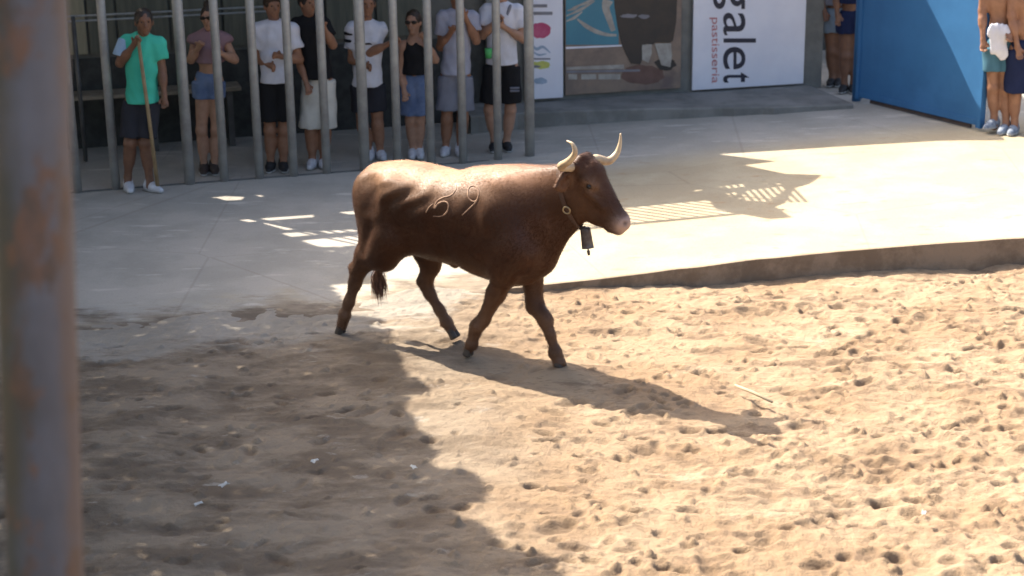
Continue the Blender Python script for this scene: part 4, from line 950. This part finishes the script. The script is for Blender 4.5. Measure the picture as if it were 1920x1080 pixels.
        so_ = Field(an*[1, 1, 0]+[-.26, -.30, -.02+tz], an*[1, 1, 0]+[.26, .26, .06+tz], .008); so_.cap(o-dirn*.035+[0, 0, .02], o+dirn*.055+[0, 0, .02], .050, .048, .02, (1, 1, .5)); so_.cap(o+dirn*.055+[0, 0, .02], o+dirn*.150+[0, 0, .02], .048, .036, .02, (1, 1, .5)); so_.above(tz+.001); so_.below(tz+.025)
        link('sole', so_.mesh('sole'), M['sole'], s_)
    return root, J, G, W
white = cloth('white_cotton', (.66, .67, .74)); offw = cloth('cream_shorts_cloth', (.60, .59, .54)); black = cloth('black_cloth', (.018, .018, .020))
teal = cloth('teal_jersey', (.07, .50, .36), (.06, .45, .33)); char = cloth('charcoal_cloth', (.035, .036, .045)); denim = cloth('denim', (.09, .13, .24), (.15, .20, .32))
mauve = cloth('mauve_cloth', (.27, .17, .19)); greyc = cloth('grey_cloth', (.22, .23, .28)); lav = cloth('lavender_grey_cloth', (.40, .41, .50)); navy = cloth('navy_cloth', (.018, .026, .07)); 
wsh = mat('white_shoe', (.62, .62, .66), (.5, .5, .54), .7, 20); bsh = mat('black_shoe', (.02, .02, .022), rough=.7); gsh = mat('blue_grey_shoe', (.28, .33, .40), (.15, .18, .24), .7, 30)
sandal = mat('dark_sandal', (.05, .035, .03), rough=.7)
lblue = cloth('pale_blue_sleeve', (.35, .50, .68)); stripe = cloth('black_band', (.02, .02, .025)); tealb = cloth('blue_teal_shorts', (.07, .17, .24))

# 1 teal jersey with a stick, in front of the barrier
r1, J1, G1, W1 = person((262, 356), dict(head=(270, 42, .06), sl=(237, 78), sr=(297, 80), el=(225, 118, .05), wl=(251, 84, .16), er=(303, 130, 0), wr=(308, 178, .06), hl=(250, 190), hr=(280, 190), kl=(244, 268, .05), kr=(272, 268, .05), al=(240, 336, .0), ar=(281, 342, .05), tl=(246, 350, .3), tr=(300, 350, .15)),
       'skin3', teal, char, wsh, 'man in a teal jersey and charcoal shorts holding a long wooden stick', J_front=True, hair='short', shirt_hem=191, shorts_hem=256, face=(0.35, -1), group=GP)
for q, side in (('l', lblue), ('r', teal)):
    if q == 'l':
        s0, e0 = J1['s'+q], J1['e'+q]; c = Field(np.minimum(s0, e0)-.15, np.maximum(s0, e0)+.15, .0125); c.frus(s0-(e0-s0)*.08, s0+(e0-s0)*.72, .078, .090, .0); link('sleeve', c.mesh('sleeve'), side, r1)
c = Field(J1['head']-.25, J1['head']+.2, .01); nb_ = (J1['sl']+J1['sr'])/2+np.array([0, -.0, .068]); c.cap(nb_+[-.05, -.045, .0], nb_+[.05, -.045, .0], .013, .013, .01); c.cap(nb_+[-.062, -.03, .006], nb_+[-.062, .03, .01], .013, .013, .01); c.cap(nb_+[.062, -.03, .006], nb_+[.062, .03, .01], .013, .013, .01); link('collar', c.mesh('collar'), white, r1)
st = G1+W1((258, 66, .20)); en = G1+W1((296, 352, .12)); sk = tag(link('walking_stick', tube_me([st, (st+en)/2+np.array([.004, 0, 0]), en], [.016, .017, .019], 10), M['stick']), 'long pale wooden stick held by the man in teal', 'stick')
# 2 woman in mauve
person((393, 333), dict(head=(392, 34, .04), sl=(368, 72), sr=(420, 72), el=(358, 112, .04), wl=(372, 90, .16), er=(440, 112, .04), wr=(414, 100, .18), hl=(380, 152), hr=(404, 152), kl=(378, 245), kr=(406, 245), al=(383, 318), ar=(401, 320), tl=(381, 332, .3), tr=(406, 332, .3)),
       'skin2', mauve, denim, sandal, 'woman in a mauve cropped top and denim shorts with raised hands', hair='bun', female=True, shirt_hem=116, shorts_hem=184, face=(-0.15, -1), group=GP, glasses=True, sleeve=.2, shorts_loose=.92)
# 3 white tee black shorts
person((520, 328), dict(head=(511, 12, .04), sl=(486, 52), sr=(546, 52), el=(488, 112, .0), wl=(505, 122, .12), er=(561, 112, .0), wr=(528, 106, .14), hl=(503, 155), hr=(533, 155), kl=(506, 245), kr=(533, 245), al=(508, 312), ar=(531, 314), tl=(500, 325, .3), tr=(535, 325, .3)),
       'skin', white, black, bsh, 'man in a white t-shirt and black shorts with forearms folded', hair='curly', hairmat='hairbr', shirt_hem=153, shorts_hem=226, face=(0.45, -1), group=GP, shorts_loose=1.05)
# 4 black tee white shorts
person((590, 322), dict(head=(577, 6, .04), sl=(558, 44), sr=(606, 44), el=(560, 108, 0), wl=(575, 158, .16), er=(624, 84, .06), wr=(607, 52, .2), hl=(585, 150), hr=(609, 150), kl=(583, 250), kr=(610, 250), al=(586, 300), ar=(606, 302), tl=(576, 318, .3), tr=(612, 318, .3)),
       'skin', black, offw, wsh, 'man in a black t-shirt and long cream shorts gripping a pipe', hair='short', shirt_hem=146, shorts_hem=239, face=(0.7, -0.8), group=GP, shorts_loose=1.15)
# 5 white tee with black bands
r5, J5, G5, W5 = person((700, 306), dict(head=(688, 8, .04), sl=(660, 52), sr=(715, 52), el=(660, 112, 0), wl=(684, 122, .14), er=(692, 100, .10), wr=(733, 80, .2), hl=(675, 158), hr=(704, 158), kl=(680, 236), kr=(708, 234), al=(694, 288), ar=(713, 286), tl=(690, 304, .3), tr=(722, 304, .2)),
       'skin', white, char, wsh, 'man in a white t-shirt with black bands, reaching for a pipe', hair='short', shirt_hem=160, shorts_hem=208, face=(0.25, -1), group=GP)
s0, e0 = J5['sl'], J5['el']
for t0, t1 in ((.08, .22), (.34, .44), (.54, .62)):
    c = Field(np.minimum(s0, e0)-.15, np.maximum(s0, e0)+.15, .0125); c.frus(s0+(e0-s0)*t0, s0+(e0-s0)*t1, .080, .083, .0); link('band', c.mesh('band'), stripe, r5)
mm = (J5['sl']+J5['sr'])/2; hc = (J5['hl']+J5['hr'])/2; zb = W5((700, 78))[2]; c = Field(mm-.4, mm+.4, .012); c.frus(np.array([mm[0], mm[1], zb-.012]), np.array([mm[0], mm[1], zb+.012]), .165, .165, 0, (1, .90, 1)); link('band', c.mesh('band'), stripe, r5)
# 6 woman black tank
person((780, 303), dict(head=(775, 42, .04), sl=(757, 84), sr=(797, 82), el=(752, 136, 0), wl=(758, 172, .15), er=(816, 112, .04), wr=(797, 76, .16), hl=(768, 156), hr=(790, 156), kl=(770, 226), kr=(787, 226), al=(774, 284), ar=(786, 286), tl=(771, 300, .3), tr=(790, 300, .3)),
       'skin2', black, denim, wsh, 'woman in a black tank top and knee-length denim shorts with sunglasses', hair='long', hairmat='hairbr', female=True, shirt_hem=138, shorts_hem=214, face=(-0.2, -1), group=GP, glasses=True, shirt_kind='tank', shorts_loose=1.0)
# 7 lavender grey tee
person((850, 298), dict(head=(857, -8, .04), sl=(832, 30), sr=(884, 30), el=(826, 88, 0), wl=(846, 60, .16), er=(893, 76, .05), wr=(872, 32, .18), hl=(840, 142), hr=(868, 142), kl=(838, 224), kr=(868, 222), al=(836, 278), ar=(862, 280), tl=(826, 294, .3), tr=(864, 296, .35)),
       'skin', lav, greyc, wsh, 'man in a lavender grey t-shirt and matching grey shorts', hair='short', shirt_hem=138, shorts_hem=206, face=(0.55, -1), group=GP, shorts_loose=1.12)
# 8 white tee arms crossed
r8, J8, G8, W8 = person((940, 290), dict(head=(940, -22, .04), sl=(913, 18), sr=(970, 18), el=(905, 66, .04), wl=(930, 40, .17), er=(982, 74, .04), wr=(944, 50, .20), hl=(925, 124), hr=(957, 124), kl=(918, 206), kr=(957, 206), al=(927, 266), ar=(950, 268), tl=(920, 284, .3), tr=(958, 284, .3)),
       'skin2', white, black, bsh, 'man in a white t-shirt and black shorts with hands at his chest', hair='short', shirt_hem=119, shorts_hem=192, face=(-0.45, -1), group=GP, shorts_loose=1.1)
lo_ = W8((965, 165, .125)); c = Field(lo_-.12, lo_+.12, .008); c.cap(lo_+[-.04, .0, -.03], lo_+[.04, .0, -.03], .012, .012, .0); c.cap(lo_+[-.04, .0, .0], lo_+[.04, .0, .0], .012, .012, .0); link('printed_patch', c.mesh('printed_patch'), greyc, r8)
cp = G8+W8((916, 100, .16)); tag(link('green_cup', (lambda m_: m_)(tube_me([(0, 0, -.05), (0, 0, .05)], [.030, .038], 16)), mat('green_plastic', (.10, .5, .14), (.08, .42, .12), .4, 5), None, cp), 'bright green plastic cup held before the white t-shirt', 'cup')
c = Field(lo_-.5, lo_+[.5, .5, 1.2], .012); s_a = J8['sr']+np.array([-.07, -.09, .05]); s_b = J8['hl']+np.array([-.02, -.13, .12]); c.cap(s_a, s_b, .018, .018, 0); link('bag_strap', c.mesh('bag_strap'), greyc, r8)
# 9, 10 in the passage behind the gate
G2_ = 'people walking in the passage behind the blue gate'
person((1566, 160), dict(head=(1560, -95, .02), sl=(1542, -62), sr=(1582, -62), el=(1538, -15), wl=(1546, 22, .1), er=(1588, -15), wr=(1584, 25, .05), hl=(1554, 30), hr=(1576, 30), kl=(1558, 96), kr=(1572, 100), al=(1560, 146), ar=(1572, 150), tl=(1552, 160, .2), tr=(1566, 160, .3)),
       'skin3', greyc, cloth('pale_blue_shorts', (.20, .26, .33)), bsh, 'person in pale blue shorts behind the blue gate, nearest the banner', hair='short', shirt_hem=8, shorts_hem=60, group=G2_, res=.014)
person((1592, 172), dict(head=(1592, -95, .02), sl=(1572, -60), sr=(1612, -60), el=(1568, -10), wl=(1570, 28, .05), er=(1618, -10), wr=(1616, 30, .05), hl=(1584, 35), hr=(1604, 35), kl=(1584, 105), kr=(1602, 105), al=(1583, 156), ar=(1600, 158), tl=(1575, 170, .2), tr=(1596, 172, .3)),
       'skin3', navy, navy, bsh, 'person in navy shirt and shorts partly hidden by the blue gate', hair='short', shirt_hem=5, shorts_hem=62, group=G2_, res=.014)
# 11, 12 right edge
r11, J11, G11, W11 = person((1872, 247), dict(head=(1872, -75, .04), sl=(1846, -38), sr=(1903, -38), el=(1842, 20, 0), wl=(1843, 74, .08), er=(1908, 20, 0), wr=(1896, 60, .14), hl=(1862, 88), hr=(1888, 88), kl=(1862, 165), kr=(1886, 168), al=(1864, 226), ar=(1886, 236, .05), tl=(1846, 240, .12), tr=(1872, 258, .2)),
       'skin', None, tealb, gsh, 'shirtless man in blue-green shorts with a white towel at his waist', hair='short', shirt_hem=50, shorts_hem=132, group='people beside the blue gate')
c = Field(J11['hl']-[.25, .3, .3], J11['hr']+[.25, .25, .45], .011); wc = W11((1873, 78, .135))
c.cap(W11((1862, 54, .14)), W11((1882, 56, .14)), .050, .050, .03, (1, .45, 1)); c.cap(W11((1866, 58, .15)), W11((1866, 92, .155)), .055, .055, .03, (1, .42, 1)); c.cap(W11((1878, 64, .15)), W11((1880, 106, .15)), .055, .045, .03, (1, .42, 1)); c.cap(W11((1884, 64, .15)), W11((1910, 56, .13)), .045, .034, .03, (1, .5, 1)); c.wrinkle(.004, (70, 30, 22), 3)
towel = link('towel', c.mesh('towel'), white); towel.location = tuple(G11); tag(towel, 'white cloth tucked at the waist of the shirtless man', 'towel')
person((1915, 250), dict(head=(1925, -70, .04), sl=(1898, -34), sr=(1955, -34), el=(1896, 30, .03), wl=(1908, 88, .1), er=(1962, 30), wr=(1960, 80), hl=(1906, 92), hr=(1936, 92), kl=(1903, 180), kr=(1934, 180), al=(1902, 232), ar=(1934, 236), tl=(1893, 246, .15), tr=(1930, 250, .3)),
       'skin', None, navy, gsh, 'bare-chested man in long navy shorts cut off by the right edge', hair='short', shirt_hem=50, shorts_hem=172, group='people beside the blue gate', shorts_loose=1.1)
#@@SMALL@@
# ------------------------------------------------------------------ near pole and litter
pm_ = mat('pole_paint', (.095, .108, .14), (.065, .072, .09), .6, 5, .002, 60, stretch=(1, 1, .45))
m, n, L = pm_, pm_.node_tree.nodes, pm_.node_tree.links
noise, rm, mix, mth = tools(n, L); b_ = n['Principled BSDF']; tcn = n.new('ShaderNodeTexCoord'); O_ = tcn.outputs['Object']; spx = n.new('ShaderNodeSeparateXYZ'); L.new(O_, spx.inputs[0])
old = b_.inputs['Base Color'].links[0].from_socket
rust = mix(rm(noise(14, 5, .6, O_, (1, 1, .5)), .4, .6), (.13, .065, .035), (.06, .04, .028))
leftm = rm(mth('ADD', spx.outputs[0], mth('MULTIPLY', mth('SUBTRACT', noise(5, 5, .6, O_, (1, 1, .5)), .5), .18)), -.05, .015, 1., 0.)
rightm = rm(mth('ADD', spx.outputs[0], mth('MULTIPLY', mth('SUBTRACT', noise(4, 5, .6, O_, (1, 1, .4)), .5), .14)), .055, .075)
spots = rm(noise(9, 6, .65, O_, (1, 1, .45)), .49, .56)
olive = mix(rm(noise(7, 5, .6, O_, (1, 1, .5)), .40, .60), (.050, .047, .032), (.036, .044, .040))
c_ = mix(leftm, old, olive); c_ = mix(mth('MULTIPLY', spots, .8), c_, rust); c_ = mix(mth('MULTIPLY', rightm, .6), c_, (.12, .085, .07))
L.new(c_, b_.inputs['Base Color'])
PZ = 3.72
def at_depth(px, py, z): return CAM+ray(px, py)*z
pt = at_depth(48, -60, PZ-.35); pb_ = at_depth(88, 1130, PZ+.05); ax_ = (pb_-pt)/np.linalg.norm(pb_-pt)
ptop = pt-ax_*.9; pbot = pt+ax_*((-.02-pt[2])/ax_[2])
L_ = np.linalg.norm(pbot-ptop); pole = empty('rusty_pole', pbot, 0, 'thick pole with flaking blue paint and rust close to the viewer', 'pole')
zq = Vector(ptop-pbot).normalized(); 
pts_ = [Vector((0, 0, L_*i/40)) for i in range(41)]
link('shaft', tube_me(pts_, [.086-.010*(i/40)+.0006*math.sin(i*1.7) for i in range(41)], 40), pm_, pole).rotation_euler = Vector((0, 0, 1)).rotation_difference(zq).to_euler()
link('base_plate', box_me(-.16, .16, -.16, .16, .0, .02, .004), M['rail_dark'], pole)
def scrap(px, py, sx_, sy_, lab, kind='paper_scrap', mm_=None, cat='litter'):
    P = gp(px, py, .03); V = []; r = random.Random(px)
    n1 = 4
    for i in range(n1):
        for j in range(n1): V.append(((i/(n1-1)-.5)*sx_, (j/(n1-1)-.5)*sy_, r.uniform(0, .012)))
    for i in range(n1):
        for j in range(n1): V.append((V[i*n1+j][0], V[i*n1+j][1], V[i*n1+j][2]+.0015))
    F = [[i*n1+j, i*n1+j+1, (i+1)*n1+j+1, (i+1)*n1+j] for i in range(n1-1) for j in range(n1-1)]; F += [[a+16 for a in q[::-1]] for q in F]
    tag(link(kind, mesh(kind, V, F), mm_ or M['paper'], None, P, r.uniform(0, 3)), lab, cat)
scrap(420, 910, .06, .04, 'crumpled white paper scrap lying on the shaded sand at lower left')
scrap(776, 877, .05, .03, 'small white paper scrap just inside the edge of the shade')
scrap(372, 946, .055, .03, 'pale paper scrap below and left of the crumpled one')
scrap(590, 865, .05, .03, 'tiny pale scrap on brown shaded sand between two others')
scrap(1732, 963, .045, .025, 'small white scrap on the sunlit sand at lower right')
# pale rod standing in for a sunlit sand ridge beyond the horn's shadow
a_, b2 = gp(1378, 722, .015), gp(1448, 754, .015); q_ = (a_+b2)/2
tag(link('sunlit_ridge', tube_me([a_, q_+np.array([0, 0, .006]), b2], [.009, .012, .008], 8), mat('pale_ridge', (.42, .34, .23), rough=.9)), 'pale lath standing in for sunlit raised sand near the shadow of the horns', 'ridge')
